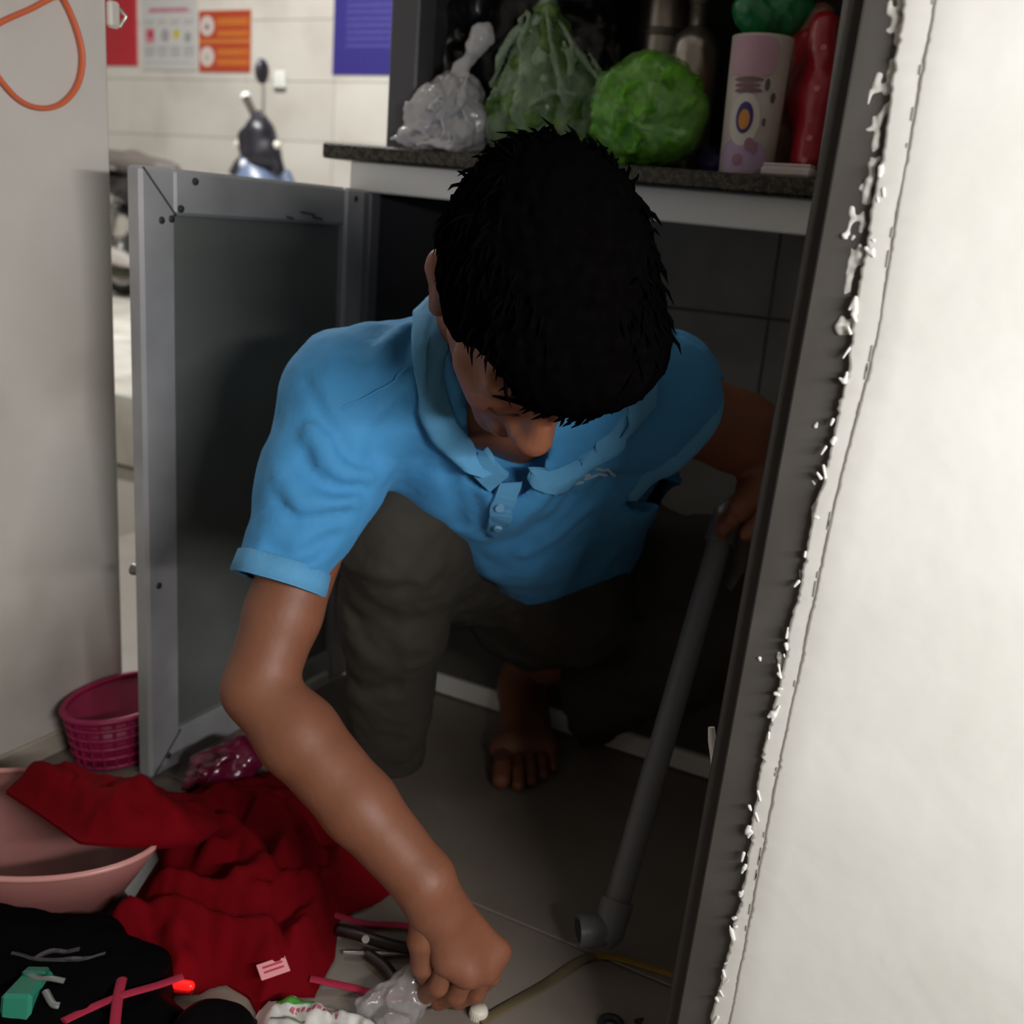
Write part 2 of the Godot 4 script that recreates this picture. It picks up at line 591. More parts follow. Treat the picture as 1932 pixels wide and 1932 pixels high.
func left_wall() -> void:
	var stain := noise_tex(0.004, 512, [[0.0, Color(0.80, 0.78, 0.76)], [0.45, Color(0.95, 0.94, 0.93)], [1.0, Color(1, 1, 1)]], 5, 21)
	var m := triplanar(mat(208, 204, 199, 0.75), stain, 0.9, noise_tex(0.06, 256, [], 3, 4), 0.06)
	var st := sT()
	bx(st, Vector3(-1.16, 1.30, 0.5175), Vector3(0.12, 2.6, 2.965), 0.006)
	var w := struct("wall_left", st, m)
	obj("skirting", cb(Vector3(-1.099, 0.0, -0.955), Vector3(-1.094, 0.032, 1.9), 0.002), triplanar(mat(170, 160, 148, 0.7), stain, 1.6), w)
	# scuffs and chipped paint near the floor
	var chip := mat(92, 70, 62, 0.9)
	for s in [[Vector3(-1.1000, 0.0455, -0.9145), 0.017, 0.007, 0.5], [Vector3(-1.1000, 0.0143, -0.8810), 0.009, 0.006, 0.2], [Vector3(-1.1000, -0.0703, -0.8032), 0.012, 0.005, 0.0]]:
		var c := SurfaceTool.new()
		c.begin(Mesh.PRIMITIVE_TRIANGLES)
		c.set_smooth_group(-1)
		var ring: Array = []
		for k in 14:
			var an := TAU * k / 14.0
			var r := 1.0 + 0.25 * sin(k * 2.3) + 0.15 * sin(k * 5.1)
			var p := Vector2(cos(an) * s[1] * r, sin(an) * s[2] * r).rotated(s[3])
			ring.append(s[0] + Vector3(0.0016, p.y, -p.x))
		for k in 14: tri(c, s[0] + Vector3(0.002, 0, 0), ring[k], ring[(k + 1) % 14], Vector3.RIGHT)
		for k in 14: quad(c, ring[k], ring[(k + 1) % 14], ring[(k + 1) % 14] - Vector3(0.002, 0, 0), ring[k] - Vector3(0.002, 0, 0), ring[k] - s[0])
		obj("paint_chip", c, chip, w)
	# a little latch plate near the top of the wall's end
	var lt := thing("latch_plate", "small white metal latch plate on the left wall's edge", "latch", Vector3(-1.1000, 0.9445, -0.9678))
	var ls := sT()
	bx(ls, Vector3(0.004, 0, 0.0), Vector3(0.010, 0.030, 0.016), 0.003)
	obj("plate", ls, mat(225, 220, 210, 0.3, 0.2), lt)
	var lb := sT()
	tube(lb, [Vector3(0.006, 0.008, -0.008), Vector3(0.012, 0.0, -0.013), Vector3(0.006, -0.012, -0.008)], 0.0025, 8)
	obj("catch", lb, mat(190, 185, 175, 0.3, 0.7), lt)
	# the orange string
	var loop := sT()
	var off := Vector3(0.006, 0, 0)
	var pts: Array = [Vector3(-1.1000, 0.8905, -0.7890) + off, Vector3(-1.1000, 0.9087, -0.8157) + off, Vector3(-1.1000, 0.9272, -0.8499) + off, Vector3(-1.1000, 0.9474, -0.8843) + off * 1.4, Vector3(-1.1000, 0.9424, -0.8984) + off, Vector3(-1.1000, 0.9145, -0.9134) + off, Vector3(-1.1000, 0.8864, -0.9190) + off, Vector3(-1.1000, 0.8569, -0.9109) + off, Vector3(-1.1000, 0.8339, -0.8890) + off, Vector3(-1.1000, 0.8246, -0.8618) + off, Vector3(-1.1000, 0.8280, -0.8342) + off, Vector3(-1.1000, 0.8439, -0.8117) + off, Vector3(-1.1000, 0.8716, -0.7878) + off]
	tube(loop, spline(pts, 8), 0.0042, 10, 0.7)
	var lo := obj("hanging_string", loop, mat(214, 104, 66, 0.5))
	tag(lo, "orange plastic string hanging in a loop on the left wall", "string")

func right_wall(plaster: StandardMaterial3D) -> void:
	var zf := -0.70
	# slab of the wall, its end behind the frame
	var w := struct("wall_right", cb(Vector3(-0.120, -0.1, zf - 0.10), Vector3(2.0, 2.7, zf - 0.004), 0.003), plaster)
	# the render coat: two layers with ragged edges over the frame
	var rng := RandomNumberGenerator.new()
	rng.seed = 11
	var nz := fnoise(28.0, 5, 5)
	var nz2 := fnoise(5.0, 8, 2)
	for layer in 2:
		var st := sT()
		st.set_smooth_group(-1)
		st.set_smooth_group(0)
		var z: float = zf + (0.0008 if layer == 0 else 0.0018)
		var zb := zf - 0.006
		var prev: Array = []
		var n := 420
		for i in n + 1:
			var y := 0.05 + 1.15 * i / n
			var edge := right_edge(y) if layer == 0 else right_seam(y)
			var rag := nz.get_noise_1d(y * 1.0) * 0.0016 + nz.get_noise_1d(y * 7.0 + 50.0) * 0.0014
			if layer == 0: edge += rag * 1.3 + nz2.get_noise_1d(y) * 0.004
			else: edge += rag * 0.5
			var row := [Vector3(edge, y, zb), Vector3(edge + 0.0006, y, z - 0.0006), Vector3(edge + 0.0025 + absf(rag), y, z), Vector3(edge + 0.02, y, z + (nz2.get_noise_2d(y * 3.0, 4.0) * 0.0006 if layer == 0 else 0.0)), Vector3(1.0, y, z)]
			if i:
				for k in 4: quad(st, prev[k], prev[k + 1], row[k + 1], row[k], Vector3(-0.3, 0, 1))
			prev = row
		obj("plaster_coat", st, plaster, w)
	# crumbs and drips of plaster on the edge
	var cr := SurfaceTool.new()
	cr.begin(Mesh.PRIMITIVE_TRIANGLES)
	var f := Field.new()
	f.k = 0.002
	for i in 60:
		var y := rng.randf_range(0.10, 0.80)
		var x := right_edge(y) + rng.randf_range(-0.002, 0.004)
		var r := rng.randf_range(0.0008, 0.0017)
		f.cap(Vector3(x, y, zf + 0.0005), Vector3(x + rng.randf_range(-0.003, 0.003), y + rng.randf_range(-0.008, 0.008), zf + 0.001), r, r * 0.7)
	net(cr, f, 0.0007)
	cr.index()
	obj("plaster_crumbs", cr.commit(), plaster, w).set_meta("kind", "stuff")
	# dark dots in the seam between the two coats
	var dots := sT()
	for i in 26:
		var y := rng.randf_range(0.15, 0.95)
		var x := right_seam(y)
		bx(dots, Vector3(x - 0.0002, y, zf + 0.0006), Vector3(0.0016, rng.randf_range(0.003, 0.012), 0.0016), 0.0004)
	obj("seam_dirt", dots, mat(150, 148, 144, 0.95), w).set_meta("kind", "stuff")
	# the aluminium frame: face, rebate lip and splashes of paint
	var al := triplanar(mat(84, 81, 77, 0.5, 0.1), noise_tex(0.01, 256, [[0.0, Color(0.86, 0.85, 0.84)], [1.0, Color(1, 1, 1)]], 4, 31), 3.0)
	var fr := sT()
	bx(fr, Vector3(-0.1320, 0.95, zf - 0.020), Vector3(0.060, 2.1, 0.03), 0.0015)
	var fo := struct("door_frame", fr, al)
	tilt(fo)
	var lip := sT()
	bx(lip, Vector3(-0.166, 0.95, zf - 0.026), Vector3(0.016, 2.1, 0.022), 0.001)
	obj("frame_lip", lip, mat(52, 49, 46, 0.55, 0.1), fo)
	var sp := SurfaceTool.new()
	sp.begin(Mesh.PRIMITIVE_TRIANGLES)
	var sf := Field.new()
	sf.k = 0.003
	for i in 70:
		var y := 0.44 + 0.56 * pow(rng.randf(), 0.8)
		var x := rng.randf_range(-0.140, -0.122) - (0.012 if rng.randf() < 0.2 else 0.0)
		var r := rng.randf_range(0.0008, 0.0030)
		sf.cap(Vector3(x, y, zf - 0.0050), Vector3(x + rng.randf_range(-0.002, 0.002), y + rng.randf_range(-0.006, 0.006), zf - 0.005), r, r * 0.6)
	for i in 60:
		var y := 0.72 + 0.20 * rng.randf()
		var x := -0.1370 - 0.012 * rng.randf() * rng.randf()
		var r := rng.randf_range(0.0010, 0.0022)
		sf.cap(Vector3(x, y, zf - 0.0050 - r * 0.7), Vector3(x + rng.randf_range(-0.002, 0.002), y + rng.randf_range(-0.010, 0.010), zf - 0.0050 - r * 0.7), r, r * 0.8)
	net(sp, sf, 0.0008)
	sp.index()
	obj("paint_splash", sp.commit(), mat(205, 203, 198, 0.8), fo).set_meta("kind", "stuff")
	# the white clip on the frame's inner edge
	var c := thing("plastic_clip", "small white plastic clip on the door frame's inner edge", "clip", Vector3(-0.1881, 0.3459, -0.7602))
	c.scale = Vector3.ONE * 1.35
	var cs := sT()
	tube(cs, [Vector3(-0.004, 0.010, 0), Vector3(-0.002, 0.002, 0.001), Vector3(0.002, -0.008, 0.002), Vector3(0.003, -0.012, 0.004)], [0.0020, 0.0026, 0.0034, 0.0028], 10)
	obj("prong", cs, mat(235, 233, 226, 0.5), c)
	var ch := sT()
	bx(ch, Vector3(0.006, -0.010, -0.002), Vector3(0.014, 0.008, 0.006), 0.002)
	obj("base", ch, mat(235, 233, 226, 0.5), c)

func along(y: float, ys: Array, xs: Array) -> float:
	for i in ys.size() - 1:
		if y <= ys[i + 1]: return lerpf(xs[i], xs[i + 1], clampf((y - ys[i]) / (ys[i + 1] - ys[i]), 0.0, 1.0))
	return xs[xs.size() - 1]

func right_edge(y: float) -> float:
	return along(y, [0.14, 0.28, 0.38, 0.45, 0.49, 0.57, 0.66, 0.80, 0.89], [-0.1425, -0.1395, -0.1400, -0.1354, -0.1310, -0.1290, -0.1248, -0.1225, -0.1260])

func right_seam(y: float) -> float:
	return along(y, [0.14, 0.38, 0.59, 0.64, 0.69, 0.77, 0.89], [-0.1312, -0.1257, -0.1172, -0.1126, -0.1090, -0.1099, -0.1090])

func tilt(o: Node3D) -> void:
	# the frame leans a little out of plumb
	var p := Vector3(-0.15, 0.50, -0.70)
	var b := Basis(Vector3.BACK, deg_to_rad(-1.7))
	o.transform = Transform3D(b, p - b * p)

# ---------------------------------------------------------------- the cabinet
func build_cabinet() -> void:
	var steel := triplanar(mat(184, 185, 188, 0.45, 0.15), noise_tex(0.01, 256, [[0.0, Color(0.82, 0.82, 0.82)], [1.0, Color(1, 1, 1)]], 4, 41), 2.0)
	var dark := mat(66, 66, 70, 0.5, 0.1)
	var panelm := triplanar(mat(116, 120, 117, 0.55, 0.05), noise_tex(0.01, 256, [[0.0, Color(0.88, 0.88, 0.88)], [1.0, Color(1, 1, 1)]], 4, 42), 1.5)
	var granite := triplanar(mat(120, 116, 108, 0.25), noise_tex(0.03, 512, [[0.0, Color(0.12, 0.12, 0.12)], [0.45, Color(0.34, 0.33, 0.30)], [0.6, Color(0.75, 0.72, 0.62)], [0.72, Color(0.3, 0.3, 0.28)], [1.0, Color(0.9, 0.86, 0.78)]], 5, 43), 5.0)
	var white := mat(234, 233, 231, 0.6)
	var tl := Transform3D(Basis(Vector3.BACK, deg_to_rad(-1.25)), Vector3.ZERO)
	# worktop
	var wt := thing("worktop", "dark speckled granite worktop with a white edge band below it", "worktop", Vector3(-1.005, 0.831, -1.26))
	wt.basis = tl.basis
	var s := sT()
	bx(s, Vector3(0.44, -0.011, -0.295), Vector3(0.88, 0.022, 0.59), 0.003)
	obj("slab", s, granite, wt)
	s = sT()
	bx(s, Vector3(0.455, -0.043, -0.035), Vector3(0.835, 0.041, 0.03), 0.002)
	obj("edge_band", s, white, wt)
	s = sT()
	bx(s, Vector3(0.455, -0.036, -0.33), Vector3(0.835, 0.028, 0.53), 0.002)
	obj("underside", s, mat(120, 118, 114, 0.8), wt)
	# base cabinet
	var c := thing("base_cabinet", "grey metal base cabinet under the worktop, its door open", "cabinet", Vector3(-0.62, 0, -1.55))
	var base := c.position
	s = cb(Vector3(-0.965, 0.0, -1.85) - base, Vector3(-0.955, 0.77, -1.30) - base)
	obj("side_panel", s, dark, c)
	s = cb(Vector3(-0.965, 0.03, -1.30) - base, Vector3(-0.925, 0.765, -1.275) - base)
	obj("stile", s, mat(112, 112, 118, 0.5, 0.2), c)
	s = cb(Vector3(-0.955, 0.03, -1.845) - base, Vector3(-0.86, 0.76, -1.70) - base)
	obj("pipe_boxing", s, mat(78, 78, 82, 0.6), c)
	s = cb(Vector3(-0.955, 0.0, -1.85) - base, Vector3(-0.25, 0.026, -1.315) - base)
	obj("floor_panel", s, mat(128, 124, 118, 0.6), c)
	s = cb(Vector3(-0.93, 0.004, -1.322) - base, Vector3(-0.30, 0.034, -1.312) - base, 0.001)
	obj("plinth_strip", s, white, c)
	# its door stands open, towards the camera
	var d := Node3D.new()
	d.name = "door"
	d.position = Vector3(-0.937, 0.0, -1.285) - base
	c.add_child(d, true)
	var W := 0.425   # along z, from the hinge
	var H0 := 0.006
	var H1 := 0.769
	var R := 0.052
	var th := 0.024
	for e in [0.0, W - R]:
		s = cb(Vector3(-th, H0, e), Vector3(0, H1, e + R), 0.004)
		obj("stile", s, steel, d)
	# rails are mitred into the stiles
	for e in [H0, H1 - R]:
		s = cb(Vector3(-th + 0.001, e, R - 0.001), Vector3(-0.0012, e + R, W - R + 0.001), 0.004)
		obj("rail", s, steel, d)
	s = cb(Vector3(-th + 0.006, H0 + R - 0.006, R - 0.006), Vector3(-th + 0.012, H1 - R + 0.006, W - R + 0.006), 0.001)
	obj("panel", s, panelm, d)
	# mitre lines, screws, scratches
	s = sT()
	tube(s, [Vector3(0.0002, H1 - 0.002, W - 0.004), Vector3(0.0002, H1 - R, W - R)], 0.0012, 6)
	obj("mitre_joint", s, mat(58, 58, 60, 0.8), d)
	s = sT()
	tube(s, [Vector3(0.0002, H0 + 0.002, W - 0.004), Vector3(0.0002, H0 + R, W - R)], 0.0012, 6)
	obj("mitre_joint", s, mat(58, 58, 60, 0.8), d)
	var sc := sT()
	lathe(sc, [[0.0045, -0.002], [0.0042, 0.001], [0.0025, 0.0022], [0.0, 0.0022]], 12, Vector3.ZERO, 1, 1, true, Basis(Vector3.BACK, -PI / 2))
	sc.generate_normals()
	var scm := sc.commit()
	for q in [[H1 - 0.012, W - 0.083], [H1 - 0.014, 0.03], [H1 - R - 0.004, W - 0.045], [H1 - R - 0.006, W - 0.030], [H1 - R + 0.008, W - 0.06], [0.27, W - 0.018], [H0 + 0.022, W - 0.03]]:
		obj("screw", scm, mat(62, 60, 58, 0.5, 0.4), d, Vector3(0.0, q[0], q[1]))
	s = sT()
	for q in [[H1 - 0.040, 0.12, 0.030], [H1 - 0.047, 0.165, 0.014], [H1 - 0.045, 0.105, 0.02]]:
		tube(s, [Vector3(-0.0006, q[0], q[1]), Vector3(0.0003, q[0] + 0.001, q[1] + q[2] * 0.5), Vector3(-0.0006, q[0] + 0.002, q[1] + q[2])], 0.0012, 6)
	obj("scratch", s, mat(66, 64, 62, 0.9), d)
	s = cb(Vector3(-0.004, 0.010, 0.061), Vector3(0.006, 0.030, 0.113), 0.003)
	obj("corner_bracket", s, mat(225, 224, 218, 0.4), d)
	s = sT()
	tube(s, [Vector3(-th - 0.002, 0.285, W - 0.012), Vector3(-th - 0.013, 0.285, W - 0.012)], [0.006, 0.008], 14)
	obj("knob", s, mat(120, 118, 114, 0.3, 0.6), d)
	# shelf unit standing on the worktop
	var u := thing("shelf_unit", "dark metal shelf unit standing on the worktop, full of bags and bottles", "shelf", Vector3(-0.62, 0.83, -1.58))
	var ub := u.position
	s = cb(Vector3(-0.915, 0.826, -1.335) - ub, Vector3(-0.868, 1.62, -1.29) - ub, 0.003)
	obj("post", s, mat(84, 83, 88, 0.45, 0.2), u)
	s = cb(Vector3(-0.915, 0.835, -1.852) - ub, Vector3(-0.905, 1.62, -1.335) - ub)
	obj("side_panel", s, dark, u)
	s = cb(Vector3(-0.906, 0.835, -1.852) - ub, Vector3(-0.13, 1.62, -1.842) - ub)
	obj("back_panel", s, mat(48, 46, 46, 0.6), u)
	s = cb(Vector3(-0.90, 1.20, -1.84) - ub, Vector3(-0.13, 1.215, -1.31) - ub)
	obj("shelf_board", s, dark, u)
	s = cb(Vector3(-0.301, 0.822, -1.335) - ub, Vector3(-0.276, 1.62, -1.30) - ub, 0.003)
	obj("post", s, mat(150, 150, 146, 0.45, 0.2), u)

# ---------------------------------------------------------------- the man
class HeadHair extends Field:
	# x: his left, y: crown, z: face
	func shaped(p: Vector3, m: float) -> float:
		var front := smoothstep(0.0, 0.075, p.z)
		var bound := lerpf(-0.045 - 0.02 * smoothstep(0.0, -0.08, p.z), 0.026 - 0.52 * (p.x + 0.02) + 0.014 * smoothstep(-0.015, -0.05, p.x), front)
		bound = minf(bound, 0.075)
		if p.z > -0.01 and p.z < 0.045: bound = maxf(bound, -0.005 - (0.045 - p.z) * 0.3)
		var q := p * Vector3(150.0, 30.0, 150.0)
		bound += noise.get_noise_3d(q.x, q.y, q.z) * 0.012
		return maxf(m, (bound - p.y) * 0.8)

func build_person() -> void:
	var skin := mat(134, 86, 63, 0.55, 0.0, {"subsurf_scatter_enabled": true, "subsurf_scatter_strength": 0.15})
	triplanar(skin, noise_tex(0.02, 256, [[0.0, Color(0.90, 0.86, 0.84)], [1.0, Color(1, 1, 1)]], 4, 51), 3.0, noise_tex(0.12, 256, [], 3, 52), 0.03)
	var cloth := triplanar(mat(64, 142, 196, 0.85, 0.0, {"rim_enabled": true, "rim": 0.25, "rim_tint": 0.6}), noise_tex(0.01, 256, [[0.0, Color(0.93, 0.94, 0.95)], [1.0, Color(1, 1, 1)]], 4, 53), 2.0, noise_tex(0.30, 256, [], 2, 54, true), 0.05)
	var rib := triplanar(mat(84, 150, 194, 0.85), null, 3.0, noise_tex(0.30, 256, [], 2, 55), 0.05)
	var drill := triplanar(mat(57, 53, 46, 0.9), noise_tex(0.012, 256, [[0.0, Color(0.82, 0.81, 0.79)], [1.0, Color(1, 1, 1)]], 5, 56), 2.0, noise_tex(0.25, 256, [], 2, 57), 0.05)
	var black := triplanar(mat(8, 7, 7, 0.8, 0.0, {"metallic_specular": 0.0}), noise_tex(0.05, 256, [[0.0, Color(0.7, 0.7, 0.7)], [1.0, Color(1, 1, 1)]], 3, 58), 6.0)

	# joints, in the world
	var head_t := Transform3D(Basis(Vector3(0.767, -0.091, -0.635), Vector3(0.583, 0.512, 0.631), Vector3(0.267, -0.854, 0.446)).orthonormalized(), Vector3(-0.3954, 0.6771, -0.7809)) * Transform3D(Basis(Vector3.UP, deg_to_rad(8.0)) * Basis(Vector3.RIGHT, deg_to_rad(4.0)), Vector3.ZERO)
	var neck := Vector3(-0.480, 0.575, -0.925)
	var sh_r := Vector3(-0.6250, 0.5542, -0.8461)
	var sh_l := Vector3(-0.3743, 0.5720, -1.0390)
	var el_r := Vector3(-0.6160, 0.2920, -0.6984)
	var wr_r := Vector3(-0.4209, 0.1558, -0.7034)
	var el_l := Vector3(-0.2393, 0.4959, -1.2246)
	var wr_l := Vector3(-0.2683, 0.4735, -1.1326)
	var pelvis_r := Vector3(-0.645, 0.235, -1.345)
	var pelvis_l := Vector3(-0.505, 0.235, -1.375)
	var kn_r := Vector3(-0.6077, 0.4046, -0.9132)
	var an_r := Vector3(-0.690, 0.085, -1.035)
	var kn_l := Vector3(-0.205, 0.350, -1.195)
	var an_l := Vector3(-0.632, 0.085, -1.335)

	# ---- the body, one continuous skin
	var st := SurfaceTool.new()
	st.begin(Mesh.PRIMITIVE_TRIANGLES)
	var f := Field.new()
	f.k = 0.025
	f.cap(head_t * Vector3(0, -0.075, -0.025), neck, 0.052, 0.058)
	f.chain([sh_r, neck.lerp(sh_r, 0.4)], [0.048, 0.055])
	f.chain([sh_l, neck.lerp(sh_l, 0.4)], [0.048, 0.055])
	f.chain([neck, Vector3(-0.51, 0.46, -1.08), Vector3(-0.57, 0.30, -1.28)], [0.055, 0.06, 0.07])
	f.cap(Vector3(-0.44, 0.50, -1.07), Vector3(-0.555, 0.30, -1.28), 0.045, 0.055)
	f.cap(Vector3(-0.57, 0.50, -1.0), Vector3(-0.60, 0.30, -1.27), 0.05, 0.06)
	f.cap(pelvis_r, pelvis_l, 0.085)
	# legs
	f.chain([pelvis_r, kn_r.lerp(pelvis_r, 0.5), kn_r], [0.085, 0.07, 0.052])
	f.chain([kn_r, kn_r.lerp(an_r, 0.35), an_r], [0.050, 0.05, 0.034])
	f.chain([pelvis_l, kn_l.lerp(pelvis_l, 0.5), kn_l], [0.085, 0.07, 0.052])
	f.chain([kn_l, kn_l.lerp(an_l, 0.35), an_l], [0.050, 0.05, 0.036])
	net(st, f, 0.0085)
	var ra := Field.new()
	ra.k = 0.010
	ra.chain([sh_r, sh_r.lerp(el_r, 0.4), sh_r.lerp(el_r, 0.75), el_r], [0.043, 0.0395, 0.0365, 0.0335])
	ra.chain([el_r, el_r.lerp(wr_r, 0.25), el_r.lerp(wr_r, 0.62), wr_r], [0.0335, 0.0385, 0.035, 0.0285])
	var la := Field.new()
	la.k = 0.010
	la.chain([sh_l, sh_l.lerp(el_l, 0.5), el_l], [0.046, 0.045, 0.040])
	la.chain([el_l, el_l.lerp(wr_l, 0.35), wr_l], [0.040, 0.040, 0.030])
	# head
	var hf := head_field()
	net(st, hf, 0.0034, head_t)
	hand(st, ra, wr_r, [Vector3(-0.3922, 0.0808, -0.7063), Vector3(-0.3759, 0.0693, -0.7169), Vector3(-0.3688, 0.0629, -0.7361), Vector3(-0.3653, 0.0714, -0.7522)], [
		[Vector3(-0.3995, 0.0504, -0.7047), Vector3(-0.4161, 0.0284, -0.7126), Vector3(-0.4297, 0.0219, -0.7211)],
		[Vector3(-0.3872, 0.0369, -0.7185), Vector3(-0.4064, 0.0199, -0.7208), Vector3(-0.4244, 0.0130, -0.7269)],
		[Vector3(-0.3766, 0.0295, -0.7391), Vector3(-0.3943, 0.0141, -0.7368), Vector3(-0.4104, 0.0078, -0.7382)],
		[Vector3(-0.3699, 0.0383, -0.7569), Vector3(-0.3825, 0.0183, -0.7559), Vector3(-0.3950, 0.0098, -0.7526)]],
		[Vector3(-0.4136, 0.1280, -0.6985), Vector3(-0.4151, 0.1001, -0.6948), Vector3(-0.4155, 0.0683, -0.7021), Vector3(-0.4189, 0.0420, -0.7154)])
	hand(st, la, wr_l, [Vector3(-0.2725, 0.4523, -1.1413), Vector3(-0.2761, 0.4617, -1.1190), Vector3(-0.2770, 0.4637, -1.0958), Vector3(-0.2761, 0.4604, -1.0778)], [
		[Vector3(-0.2881, 0.4351, -1.1570), Vector3(-0.2959, 0.4248, -1.1498), Vector3(-0.2960, 0.4212, -1.1369)],
		[Vector3(-0.2897, 0.4490, -1.1256), Vector3(-0.2997, 0.4381, -1.1228), Vector3(-0.2985, 0.4294, -1.1148)],
		[Vector3(-0.2854, 0.4516, -1.0935), Vector3(-0.2964, 0.4391, -1.0956), Vector3(-0.2969, 0.4286, -1.0979)],
		[Vector3(-0.2811, 0.4498, -1.0719), Vector3(-0.2909, 0.4375, -1.0746), Vector3(-0.2932, 0.4280, -1.0822)]],
		[Vector3(-0.2549, 0.4640, -1.1014), Vector3(-0.2522, 0.4508, -1.0812), Vector3(-0.2564, 0.4433, -1.0708), Vector3(-0.2625, 0.4383, -1.0661)])
	foot(st, Vector3(-0.668, 0, -1.375), Vector3(-0.520, 0, -1.118), -1.0, an_l)
	foot(st, Vector3(-0.715, 0, -1.10), Vector3(-0.690, 0, -0.875), 1.0, an_r)
	st.index()
	var man := obj("person", st.commit(), skin)
	tag(man, "barefoot person in light blue polo shirt and dark trousers, crouching with bowed head", "person")

	# ---- hair
	var hh := HeadHair.new()
	hh.k = 0.03
	hh.noise = fnoise(1.0, 61, 3)
	hh.squash = Vector3(120, 40, 40)
	hh.amp = 0.004
	hh.ell(Vector3(-0.003, 0.040, -0.012), Vector3(0.086, 0.093, 0.103))
	hh.ell(Vector3(0.015, 0.060, 0.055), Vector3(0.072, 0.050, 0.058))
	hh.ell(Vector3(0, -0.02, -0.055), Vector3(0.075, 0.07, 0.06))
	var hair := net_obj("hair", hh, 0.0036, black, man, head_t)
	hair.set_meta("label", "short black hair with a ragged fringe")
	# loose locks along the fringe and the crown
	var lk := sT()
	var rng := RandomNumberGenerator.new()
	rng.seed = 5
	hh.all()
	for i in 190:
		var x := rng.randf_range(-0.07, 0.075)
		var p := hh.onto(Vector3(x, 0.062 - 0.50 * (x + 0.02) + rng.randf_range(-0.006, 0.02), 0.105 - x * x * 7.0), -0.003)
		var tip := p + Vector3(rng.randf_range(-0.008, 0.008), -rng.randf_range(0.018, 0.034), rng.randf_range(-0.010, 0.003))
		tube(lk, [head_t * p, head_t * (p.lerp(tip, 0.5) + Vector3(0, 0, 0.002)), head_t * tip], [0.0016, 0.0016, 0.0003], 5)
	for i in 420:
		var an := rng.randf_range(-2.6, 2.6)
		var d := Vector3(sin(an) * 0.8, rng.randf_range(0.1, 0.9), -cos(an)).normalized()
		var p := hh.onto(Vector3(0, 0.04, -0.018) + d * Vector3(0.08, 0.09, 0.10), -0.001)
		var g := hh.grad(p)
		var tg := (Vector3(p.x * 2.0, -0.25, 0.9 if p.z > -0.06 else -0.4) + Vector3(rng.randf_range(-0.5, 0.5), rng.randf_range(-0.5, 0.2), 0))
		tg = (tg - g * tg.dot(g)).normalized()
		var tip := p + g * rng.randf_range(0.001, 0.005) + tg * rng.randf_range(0.012, 0.024)
		tube(lk, [head_t * p, head_t * (p.lerp(tip, 0.5) + g * 0.002), head_t * tip], [0.0018, 0.0014, 0.0002], 5)
	obj("hair_locks", lk, black, hair).set_meta("kind", "stuff")
	# brows and lashes
	hf.all()
	for s in [-1.0, 1.0]:
		var eb := sT()
		var bp: Array = []
		for q in [[0.014, 0.020], [0.028, 0.026], [0.042, 0.024], [0.054, 0.015]]: bp.append(head_t * hf.onto(Vector3(s * q[0], q[1], 0.10), 0.0008))
		tube(eb, spline(bp, 4), [0.002, 0.003, 0.0036, 0.004, 0.004, 0.004, 0.0038, 0.0036, 0.0032, 0.0028, 0.0022, 0.0016, 0.001], 8, 0.5)
		obj("eyebrow", eb, black, man)
		var el := sT()
		var ep: Array = []
		for q in [[0.019, -0.010], [0.028, -0.0135], [0.038, -0.0135], [0.047, -0.008]]: ep.append(head_t * hf.onto(Vector3(s * q[0], q[1], 0.095), 0.0004))
		tube(el, spline(ep, 4), 0.0013, 6)
		obj("eyelashes", el, mat(46, 22, 18, 0.7), man)

	# ---- trousers
	var tf := Field.new()
	tf.k = 0.03
	tf.noise = fnoise(1.0, 71, 3)
	tf.squash = Vector3(14, 20, 12)
	tf.amp = 0.007
	tf.cap(pelvis_r, pelvis_l, 0.105)
	tf.cap(Vector3(-0.575, 0.235, -1.20), Vector3(-0.50, 0.27, -1.17), 0.085, 0.08)
	tf.cap(pelvis_r + Vector3(0.02, 0.06, 0.05), pelvis_l + Vector3(-0.01, 0.06, 0.05), 0.10)
	tf.chain([pelvis_r, kn_r.lerp(pelvis_r, 0.45), kn_r], [0.105, 0.086, 0.068])
	tf.chain([kn_r, kn_r.lerp(an_r, 0.4), an_r + Vector3(0.004, -0.025, 0.006)], [0.066, 0.060, 0.052])
	tf.chain([pelvis_l, kn_l.lerp(pelvis_l, 0.45), kn_l], [0.105, 0.092, 0.076])
	var cuff_c := Vector3(-0.531, 0.074, -1.290)
	tf.chain([kn_l, kn_l.lerp(cuff_c, 0.5), cuff_c + (cuff_c - kn_l).normalized() * 0.06], [0.070, 0.070, 0.069])
	# trouser hems
	var cdir := Vector3(-0.90, -0.30, 0.18).normalized()
	tf.plane(cuff_c, cdir, 0.13)
	tf.plane(an_r + Vector3(0, -0.045, 0), Vector3(0, -1, 0), 0.11)
	tf.sub(cuff_c + cdir * 0.05, cuff_c - cdir * 0.05, 0.056)
	var plain_legs := Field.new()
	plain_legs.k = tf.k
	plain_legs.a = tf.a.duplicate()
	plain_legs.ba = tf.ba.duplicate()
	plain_legs.il = tf.il.duplicate()
	plain_legs.r1 = tf.r1.duplicate()
	plain_legs.r2 = tf.r2.duplicate()
	plain_legs.all()
